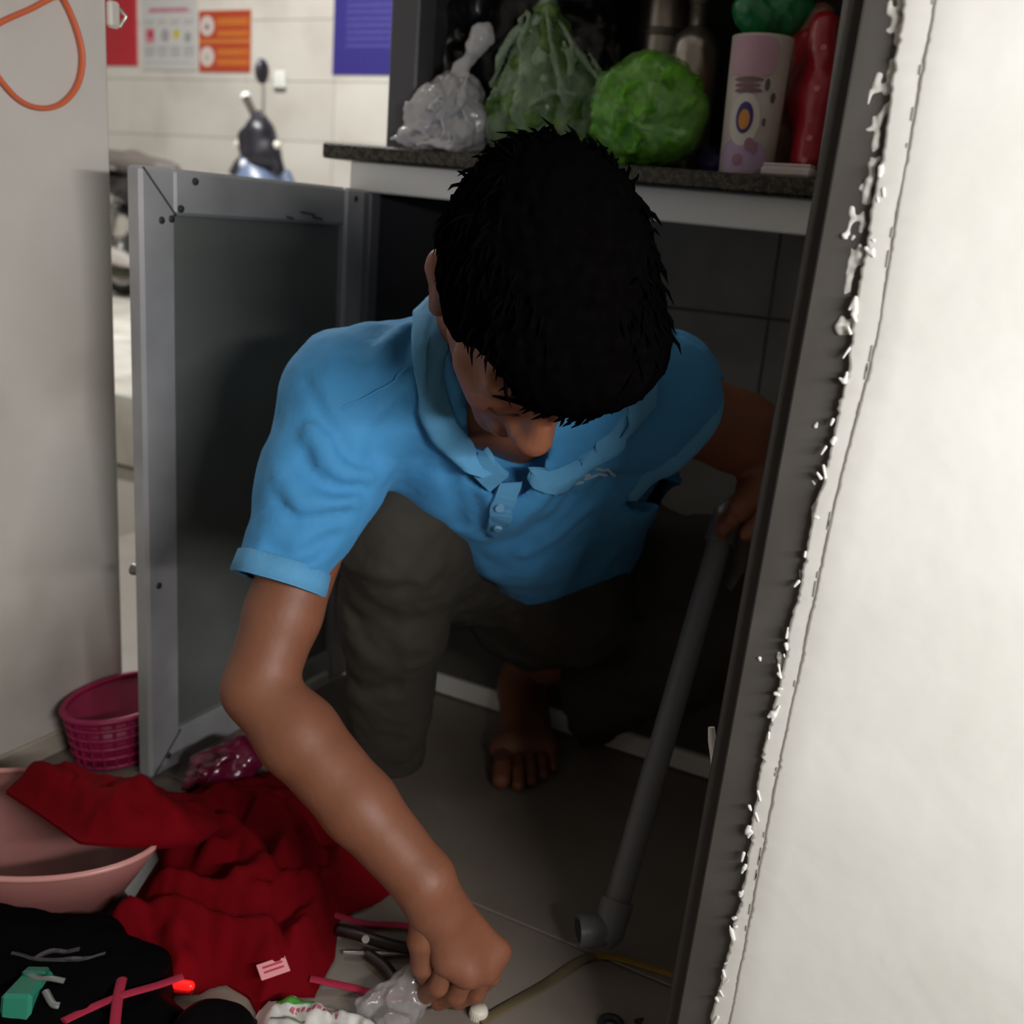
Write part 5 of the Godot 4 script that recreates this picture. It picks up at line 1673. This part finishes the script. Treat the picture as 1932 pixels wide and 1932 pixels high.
	var shoe := net_obj("shoe", f, 0.004, mat(10, 8, 9, 0.8, 0.0, {"metallic_specular": 0.15}))
	tag(shoe, "rounded black shoe toe at the bottom edge, right of the tool bag", "shoe")
	s = sT()
	bx(s, Vector3.ZERO, Vector3(0.058, 0.010, 0.10), 0.004, Transform3D(Basis(Vector3.UP, deg_to_rad(-40)), Vector3(-0.5553, 0.0050, -0.5647)))
	obj("sole", s, mat(14, 12, 13, 0.8), shoe)
	# the white printed packet
	var ph := Heap.new()
	ph.noise = fnoise(1.1, 151, 3)
	ph.body = 0.016
	ph.reach = 0.022
	ph.poly = flat([Vector3(-0.5572, 0.0100, -0.6494), Vector3(-0.5454, 0.0100, -0.6487), Vector3(-0.5084, 0.0100, -0.6666), Vector3(-0.4600, 0.0100, -0.6772), Vector3(-0.4321, 0.0100, -0.6764), Vector3(-0.4149, 0.0100, -0.6577), Vector3(-0.4231, 0.0100, -0.6267), Vector3(-0.4699, 0.0100, -0.5892), Vector3(-0.5281, 0.0100, -0.5725), Vector3(-0.5414, 0.0100, -0.6090)])
	var pk := obj("printed_packet", heap_mesh(ph, 0.0032), mat(206, 205, 200, 0.45))
	tag(pk, "white plastic packet printed with a green swoosh and pink text at the bottom edge", "packet")
	var green := mat(62, 140, 36, 0.5)
	obj("green_swoosh", on_heap(ph, [Vector3(-0.5327, 0.0200, -0.6367), Vector3(-0.5210, 0.0200, -0.6387), Vector3(-0.5099, 0.0200, -0.6445), Vector3(-0.5026, 0.0200, -0.6526)], 0.0050), green, pk)
	obj("green_line", on_heap(ph, [Vector3(-0.5022, 0.0200, -0.6520), Vector3(-0.4778, 0.0200, -0.6592), Vector3(-0.4506, 0.0200, -0.6636), Vector3(-0.4322, 0.0200, -0.6647)], 0.0014), green, pk)
	obj("logo_disc", on_heap(ph, [Vector3(-0.5228, 0.0200, -0.6432), Vector3(-0.5191, 0.0200, -0.6449), Vector3(-0.5146, 0.0200, -0.6471)], 0.0030, 0.0012), mat(230, 232, 226, 0.5), pk)
	for k in 9:
		var a := Vector3(-0.5132, 0.0200, -0.6318).lerp(Vector3(-0.4701, 0.0200, -0.6491), k / 9.0)
		var b := Vector3(-0.5132, 0.0200, -0.6318).lerp(Vector3(-0.4701, 0.0200, -0.6491), (k + 0.7) / 9.0)
		obj("printed_letter", on_heap(ph, [a, a.lerp(b, 0.5), b], 0.0022 if k % 3 else 0.0030), mat(186, 92, 106, 0.6), pk)
	obj("printed_line", on_heap(ph, [Vector3(-0.5224, 0.0200, -0.6146), Vector3(-0.5078, 0.0200, -0.6195), Vector3(-0.4913, 0.0200, -0.6257)], 0.0014), mat(110, 120, 96, 0.6), pk)
	# clear crumpled bag in the person's fingers
	var clear := mat(176, 172, 170, 0.18, 0.0, {"transparency": BaseMaterial3D.TRANSPARENCY_ALPHA})
	clear.albedo_color.a = 0.45
	f = bag_field(152, 0.008, Vector3(40, 40, 40))
	f.k = 0.012
	f.chain([Vector3(-0.4644, 0.0120, -0.6831), Vector3(-0.4450, 0.0160, -0.6988), Vector3(-0.4351, 0.0250, -0.7149), Vector3(-0.4395, 0.0350, -0.7346)], [0.010, 0.015, 0.013, 0.006])
	f.chain([Vector3(-0.4290, 0.0120, -0.6805), Vector3(-0.4316, 0.0160, -0.7060), Vector3(-0.4387, 0.0200, -0.7300)], [0.016, 0.015, 0.010])
	f.plane(Vector3(0, 0.002, 0), Vector3.DOWN)
	tag(net_obj("plastic_bag", f, 0.0026, clear), "small crumpled clear plastic bag at the person's fingertips", "bag")
	# pliers
	var pl := thing("pliers", "pliers with dark brown handles lying beside the red cloth", "pliers", Vector3(-0.5154, 0.0040, -0.7624))
	var o := pl.position
	var grip := mat(42, 24, 22, 0.4)
	s = sT()
	tube(s, spline([Vector3(-0.5532, 0.0100, -0.7576) - o, Vector3(-0.5277, 0.0130, -0.7602) - o, Vector3(-0.4954, 0.0120, -0.7668) - o, Vector3(-0.4750, 0.0100, -0.7758) - o], 5), 0.0075, 12, 0.7)
	obj("handle", s, grip, pl)
	s = sT()
	tube(s, spline([Vector3(-0.5070, 0.0090, -0.7460) - o, Vector3(-0.4830, 0.0100, -0.7400) - o, Vector3(-0.4630, 0.0100, -0.7298) - o, Vector3(-0.4470, 0.0080, -0.7222) - o], 5), 0.0065, 12, 0.7)
	obj("handle", s, grip, pl)
	s = sT()
	tube(s, [Vector3(-0.5316, 0.0060, -0.7368) - o, Vector3(-0.5024, 0.0060, -0.7536) - o, Vector3(-0.4721, 0.0060, -0.7769) - o], [0.0022, 0.0030, 0.0026], 8)
	obj("blade", s, mat(200, 192, 186, 0.25, 0.8), pl)
	s = sT()
	tube(s, [Vector3(-0.5162, 0.0180, -0.7534) - o, Vector3(-0.5134, 0.0220, -0.7492) - o], 0.004, 14)
	obj("rivet", s, mat(180, 172, 166, 0.25, 0.8), pl)
	# small things
	var ct := thing("bottle_cap", "small white plastic cap on the floor below the person's hand", "cap", Vector3(-0.3739, 0.0000, -0.7426))
	s = sT()
	lathe(s, [[0.0085, 0.0], [0.0088, 0.008], [0.0078, 0.0105], [0.0, 0.0108]], 24)
	obj("shell", s, mat(214, 206, 192, 0.5), ct)
	s = sT()
	for k in 24: bx(s, Vector3(0.0088, 0.004, 0), Vector3(0.0008, 0.007, 0.0008), 0.0002, Transform3D(Basis(Vector3.UP, TAU * k / 24.0), Vector3.ZERO))
	obj("knurl", s, mat(214, 206, 192, 0.5), ct).set_meta("kind", "stuff")
	var wt := thing("rubber_washer", "black rubber washer on the floor at the bottom edge", "washer", Vector3(-0.2596, 0.0000, -0.8016))
	s = sT()
	lathe(s, [[0.006, 0.0], [0.0125, 0.0], [0.0135, 0.003], [0.0125, 0.006], [0.0065, 0.006], [0.006, 0.0]], 32)
	obj("ring", s, mat(40, 40, 44, 0.6), wt)
	f = Field.new()
	f.k = 0.002
	f.cap(Vector3(-0.2412, 0.0020, -0.8210), Vector3(-0.2369, 0.0020, -0.8272), 0.0022, 0.0015)
	f.cap(Vector3(-0.2385, 0.0020, -0.8228), Vector3(-0.2361, 0.0020, -0.8194), 0.002, 0.001)
	tag(net_obj("rubber_scrap", f, 0.001, mat(46, 44, 44, 0.7)), "tiny dark rubber scrap right of the black washer", "scrap")
	# flat strap across the tile joint, yellow at its far end
	var stp := thing("strap", "dirty brown flat strap with a yellow end, bent across the floor tile joint", "strap", Vector3(-0.3212, 0.0010, -0.8715))
	o = stp.position
	s = sT()
	tube(s, spline([Vector3(-0.3682, 0.0020, -0.7355) - o, Vector3(-0.3554, 0.0020, -0.7707) - o, Vector3(-0.3380, 0.0020, -0.8174) - o, Vector3(-0.3244, 0.0020, -0.8649) - o, Vector3(-0.3135, 0.0020, -0.8840) - o], 6), 0.0062, 8, 0.22, Vector3.UP)
	obj("worn_end", s, triplanar(mat(104, 90, 66, 0.8), noise_tex(0.01, 128, [[0.0, Color(0.7, 0.66, 0.6)], [1.0, Color(1, 1, 1)]], 3, 161), 3.0), stp)
	s = sT()
	tube(s, spline([Vector3(-0.3135, 0.0020, -0.8840) - o, Vector3(-0.2945, 0.0020, -0.8939) - o, Vector3(-0.2664, 0.0020, -0.8991) - o, Vector3(-0.2373, 0.0020, -0.9033) - o, Vector3(-0.1987, 0.0020, -0.9050) - o], 6), 0.0052, 8, 0.22, Vector3.UP)
	obj("yellow_end", s, mat(150, 118, 46, 0.7), stp)

# ---------------------------------------------------------------- the garage side
func poster(called: String, label: String, lo: Vector3, hi: Vector3, im: Image, group := "") -> void:
	var t := thing(called, label, "poster", Vector3((lo.x + hi.x) / 2, (lo.y + hi.y) / 2, -4.5975), group)
	var w := hi.x - lo.x
	var h := hi.y - lo.y
	obj("sheet", boxm(Vector3(w, h, 0.003), 0.0006), mat(220, 216, 210, 0.6), t)
	var q := QuadMesh.new()
	q.size = Vector2(w - 0.002, h - 0.002)
	var m := mat(222, 222, 222, 0.35)
	m.albedo_texture = ImageTexture.create_from_image(im)
	obj("print", q, m, t, Vector3(0, 0, 0.0021))

func disc(im: Image, c: Vector2, r: float, col: Color) -> void:
	for y in range(int(c.y - r), int(c.y + r) + 1):
		for x in range(int(c.x - r), int(c.x + r) + 1):
			if x >= 0 and y >= 0 and x < im.get_width() and y < im.get_height() and Vector2(x, y).distance_to(c) <= r: im.set_pixel(x, y, col)

# lines of small writing, too far away to read
func scribble(im: Image, r: Rect2i, rows: int, col: Color, rng: RandomNumberGenerator) -> void:
	var lh := float(r.size.y) / rows
	for k in rows:
		var x := r.position.x
		var end := r.end.x - (rng.randi() % maxi(1, r.size.x / 4) if k == rows - 1 else rng.randi() % maxi(1, r.size.x / 12))
		while x < end:
			var w := rng.randi_range(3, 9)
			im.fill_rect(Rect2i(x, r.position.y + int(k * lh), mini(w, end - x), maxi(1, int(lh * 0.5))), col)
			x += w + 2

func build_far_things() -> void:
	var rng := RandomNumberGenerator.new()
	rng.seed = 3
	# red poster
	var im := Image.create(256, 256, false, Image.FORMAT_RGBA8)
	im.fill(Color8(196, 40, 56))
	scribble(im, Rect2i(16, 20, 210, 210), 12, Color8(186, 34, 50), rng)
	im.fill_rect(Rect2i(246, 0, 10, 256), Color8(220, 96, 104))
	poster("poster", "plain red poster at the left on the far tiled wall", Vector3(-5.42, 1.436, 0), Vector3(-5.005, 1.95, 0), im)
	# white poster: red heading, four little pictures, columns of text
	im = Image.create(256, 220, false, Image.FORMAT_RGBA8)
	im.fill(Color8(206, 204, 204))
	scribble(im, Rect2i(34, 34, 190, 22), 1, Color8(190, 96, 122), rng)
	im.fill_rect(Rect2i(30, 44, 200, 3), Color8(190, 96, 122))
	for k in 4:
		scribble(im, Rect2i(14 + 60 * k, 70, 46, 16), 2, Color8(158, 154, 158), rng)
		scribble(im, Rect2i(14 + 60 * k, 150, 48, 34), 4, Color8(132, 136, 140), rng)
	im.fill_rect(Rect2i(16, 94, 44, 46), Color8(206, 140, 152))
	disc(im, Vector2(40, 112), 14, Color8(190, 60, 80))
	disc(im, Vector2(108, 116), 20, Color8(170, 160, 168))
	disc(im, Vector2(160, 112), 15, Color8(206, 188, 66))
	disc(im, Vector2(212, 122), 16, Color8(160, 158, 160))
	im.fill_rect(Rect2i(20, 196, 210, 2), Color8(140, 142, 146))
	poster("poster", "white poster with a red heading and four small pictures on the far wall", Vector3(-4.975, 1.416, 0), Vector3(-4.548, 1.80, 0), im)
	# orange poster
	im = Image.create(256, 220, false, Image.FORMAT_RGBA8)
	im.fill(Color8(188, 70, 44))
	im.fill_rect(Rect2i(0, 104, 256, 12), Color8(214, 132, 60))
	for y in [[26, 30], [70, 24], [136, 26], [172, 24]]:
		im.fill_rect(Rect2i(88, y[0], 160, y[1]), Color8(206, 108, 44))
		scribble(im, Rect2i(94, y[0] + 6, 146, y[1] - 8), 2, Color8(218, 134, 56), rng)
	for c in [[Vector2(40, 54), Color8(150, 110, 122)], [Vector2(40, 164), Color8(190, 182, 176)]]:
		disc(im, c[0], 36, Color8(222, 208, 204))
		disc(im, c[0] + Vector2(0, 4), 11, c[1])
	im.fill_rect(Rect2i(0, 0, 256, 4), Color8(206, 120, 70))
	im.fill_rect(Rect2i(252, 0, 4, 220), Color8(206, 120, 70))
	poster("poster", "orange poster with two white discs and orange bars on the far wall", Vector3(-4.538, 1.408, 0), Vector3(-4.160, 1.722, 0), im)
	# blue poster
	im = Image.create(256, 256, false, Image.FORMAT_RGBA8)
	im.fill(Color8(58, 50, 138))
	scribble(im, Rect2i(44, 60, 190, 140), 9, Color8(96, 90, 172), rng)
	poster("poster", "blue poster with lines of pale text beside the dark cabinet post", Vector3(-3.612, 1.400, 0), Vector3(-3.13, 1.92, 0), im)
	# wall outlet
	var ot := thing("wall_outlet", "small white wall outlet behind the scooter's mirror", "outlet", Vector3(-3.955, 1.375, -4.598))
	obj("plate", boxm(Vector3(0.075, 0.085, 0.012), 0.004), mat(232, 232, 228, 0.4), ot, Vector3(0, 0, 0.006))
	obj("edge_strip", boxm(Vector3(0.078, 0.010, 0.016), 0.002), mat(90, 88, 84, 0.5), ot, Vector3(0, -0.046, 0.008))
	obj("socket_face", boxm(Vector3(0.045, 0.045, 0.004), 0.002), mat(224, 224, 220, 0.4), ot, Vector3(0, 0.002, 0.014))
	scooter()

func scooter() -> void:
	var Y := 0.201
	var t := thing("motor_scooter", "dark blue motor scooter parked by the far wall behind the open door", "scooter", Vector3(-3.95, Y, -4.0))
	var o := t.position
	var rubber := mat(26, 26, 26, 0.8)
	var chrome := mat(205, 205, 205, 0.2, 0.9)
	var darkp := mat(30, 28, 38, 0.35)
	var blue := mat(98, 112, 142, 0.3, 0.0, {"clearcoat_enabled": true, "clearcoat": 0.5})
	for x in [-4.50, -3.32]:
		var w := Node3D.new()
		w.name = "wheel"
		w.position = Vector3(x, Y + 0.24, -4.0) - o
		t.add_child(w, true)
		var turn := Basis(Vector3.RIGHT, PI / 2)
		var s := sT()
		lathe(s, [[0.19, -0.035], [0.225, -0.030], [0.24, 0.0], [0.225, 0.030], [0.19, 0.035], [0.185, 0.0], [0.19, -0.035]], 48, Vector3.ZERO, 1, 1, true, turn)
		obj("tyre", s, rubber, w)
		s = sT()
		lathe(s, [[0.186, -0.022], [0.19, 0.0], [0.186, 0.022], [0.175, 0.018], [0.175, -0.018], [0.186, -0.022]], 48, Vector3.ZERO, 1, 1, true, turn)
		obj("wheel_rim", s, chrome, w)
		s = sT()
		lathe(s, [[0.0, -0.045], [0.035, -0.045], [0.04, 0.0], [0.035, 0.045], [0.0, 0.045]], 20, Vector3.ZERO, 1, 1, true, turn)
		obj("hub", s, mat(140, 138, 134, 0.4, 0.6), w)
		for k in 12:
			s = sT()
			var an := TAU * k / 12.0
			tube(s, [Vector3(cos(an) * 0.03, sin(an) * 0.03, 0.02 * (1 if k % 2 else -1)), Vector3(cos(an + 0.3) * 0.18, sin(an + 0.3) * 0.18, 0.0)], 0.002, 5)
			obj("spoke", s, chrome, w)
	var f := Field.new()
	f.k = 0.05
	f.chain([Vector3(-4.64, 0.90, -4.0) - o, Vector3(-4.40, 0.885, -4.0) - o, Vector3(-4.12, 0.86, -4.0) - o], [0.045, 0.05, 0.035])
	f.cap(Vector3(-4.60, 0.88, -3.94) - o, Vector3(-4.18, 0.86, -3.95) - o, 0.035)
	f.cap(Vector3(-4.60, 0.88, -4.06) - o, Vector3(-4.18, 0.86, -4.05) - o, 0.035)
	net_obj("seat", f, 0.014, mat(96, 88, 84, 0.6), t)
	f = Field.new()
	f.k = 0.06
	f.chain([Vector3(-4.68, 0.80, -4.0) - o, Vector3(-4.35, 0.74, -4.0) - o, Vector3(-4.08, 0.62, -4.0) - o], [0.05, 0.085, 0.07])
	net_obj("side_cowl", f, 0.014, mat(48, 46, 48, 0.35), t)
	f = Field.new()
	f.k = 0.05
	f.cap(Vector3(-4.12, 0.50, -4.0) - o, Vector3(-3.78, 0.50, -4.0) - o, 0.06)
	f.cap(Vector3(-3.78, 0.50, -4.0) - o, Vector3(-3.60, 0.80, -4.0) - o, 0.06, 0.05)
	net_obj("step_frame", f, 0.014, darkp, t)
	# engine, shock absorber and silencer
	var s := sT()
	bx(s, Vector3(-4.25, 0.46, -3.97) - o, Vector3(0.30, 0.16, 0.16), 0.03)
	obj("engine", s, mat(70, 70, 68, 0.5, 0.5), t)
	s = sT()
	var coil: Array = []
	for k in 90:
		var u := k / 89.0
		var c := Vector3(-4.50, 0.46, -3.90).lerp(Vector3(-4.42, 0.72, -3.90), u)
		coil.append(c + Vector3(cos(u * 56.0) * 0.026, 0, sin(u * 56.0) * 0.026) - o)
	tube(s, coil, 0.005, 6)
	obj("spring", s, mat(150, 150, 142, 0.35, 0.5), t)
	s = sT()
	tube(s, [Vector3(-4.50, 0.44, -3.90) - o, Vector3(-4.42, 0.74, -3.90) - o], 0.013, 10)
	obj("damper", s, mat(40, 40, 40, 0.4), t)
	s = sT()
	tube(s, [Vector3(-4.78, 0.47, -3.86) - o, Vector3(-4.74, 0.465, -3.86) - o, Vector3(-4.34, 0.405, -3.86) - o, Vector3(-4.24, 0.38, -3.87) - o, Vector3(-4.02, 0.35, -3.9) - o], [0.036, 0.042, 0.040, 0.016, 0.014], 18)
	obj("silencer", s, mat(214, 208, 204, 0.25, 0.5), t)
	s = sT()
	bx(s, Vector3(-4.545, 0.80, -3.895) - o, Vector3(0.10, 0.045, 0.02), 0.008)
	obj("tail_light", s, mat(196, 60, 66, 0.3), t)
	s = sT()
	tube(s, [Vector3(-4.64, 0.83, -3.90) - o, Vector3(-4.52, 0.86, -3.885) - o, Vector3(-4.42, 0.845, -3.90) - o], 0.010, 10)
	obj("grab_rail", s, chrome, t)
	s = sT()
	bx(s, Vector3(-4.47, 0.33, -3.90) - o, Vector3(0.26, 0.05, 0.05), 0.015)
	obj("chain_case", s, mat(60, 58, 48, 0.5), t)
	# front: fork, leg shield, fairing, handlebar
	s = sT()
	tube(s, [Vector3(-3.32, 0.44, -3.94) - o, Vector3(-3.44, 0.80, -3.95) - o], 0.018, 10)
	obj("fork", s, chrome, t)
	f = Field.new()
	f.k = 0.05
	f.chain([Vector3(-3.585, 0.93, -3.97) - o, Vector3(-3.53, 0.80, -3.96) - o, Vector3(-3.45, 0.62, -3.96) - o], [0.060, 0.095, 0.08])
	f.cap(Vector3(-3.40, 0.87, -4.0) - o, Vector3(-3.36, 0.80, -4.0) - o, 0.03)
	net_obj("front_fairing", f, 0.010, blue, t)
	f = Field.new()
	f.k = 0.03
	f.chain([Vector3(-3.55, 1.12, -3.98) - o, Vector3(-3.535, 1.05, -3.97) - o, Vector3(-3.52, 0.96, -3.97) - o], [0.035, 0.070, 0.085])
	f.cap(Vector3(-3.60, 1.03, -3.94) - o, Vector3(-3.59, 0.97, -3.94) - o, 0.035)
	f.cap(Vector3(-3.47, 0.98, -3.97) - o, Vector3(-3.42, 0.90, -3.97) - o, 0.045, 0.03)
	net_obj("handlebar_cover", f, 0.009, darkp, t)
	s = sT()
	tube(s, [Vector3(-3.565, 1.11, -3.98) - o, Vector3(-3.622, 1.205, -3.97) - o], [0.017, 0.019], 14)
	obj("grip", s, mat(62, 58, 50, 0.6), t)
	s = sT()
	tube(s, [Vector3(-3.622, 1.208, -3.97) - o, Vector3(-3.630, 1.224, -3.968) - o], [0.024, 0.020], 14)
	obj("grip_end", s, mat(240, 238, 232, 0.3), t)
	s = sT()
	tube(s, spline([Vector3(-3.515, 1.115, -3.96) - o, Vector3(-3.50, 1.15, -3.95) - o, Vector3(-3.490, 1.26, -3.94) - o], 4), 0.007, 8)
	obj("mirror_stem", s, mat(170, 164, 160, 0.25, 0.6), t)
	f = Field.new()
	f.k = 0.01
	f.ell(Vector3(-3.500, 1.318, -3.94) - o, Vector3(0.026, 0.056, 0.04))
	net_obj("mirror", f, 0.006, mat(36, 32, 42, 0.35), t)
	s = sT()
	tube(s, [Vector3(-3.645, 0.985, -3.93) - o, Vector3(-3.625, 1.0, -3.93) - o], [0.014, 0.020], 12)
	obj("signal_lens", s, mat(232, 228, 218, 0.3), t)
	s = sT()
	tube(s, [Vector3(-3.40, 1.0, -3.93) - o, Vector3(-3.375, 1.0, -3.93) - o], [0.018, 0.012], 12)
	obj("signal_lens", s, mat(232, 228, 218, 0.3), t)
	s = sT()
	tube(s, [Vector3(-3.66, 0.86, -3.92) - o, Vector3(-3.625, 0.90, -3.92) - o, Vector3(-3.60, 0.93, -3.92) - o], [0.018, 0.022, 0.016], 12)
	obj("side_reflector", s, mat(50, 50, 54, 0.5), t)
	f = Field.new()
	f.k = 0.005
	f.ell(Vector3(-3.575, 0.905, -3.905) - o, Vector3(0.022, 0.022, 0.016))
	net_obj("emblem", f, 0.004, mat(220, 224, 236, 0.3), t)
	f = Field.new()
	f.k = 0.02
	f.chain([Vector3(-3.56, 0.55, -4.0) - o, Vector3(-3.36, 0.72, -4.0) - o, Vector3(-3.14, 0.58, -4.0) - o], [0.03, 0.04, 0.02])
	net_obj("mudguard", f, 0.012, blue, t)
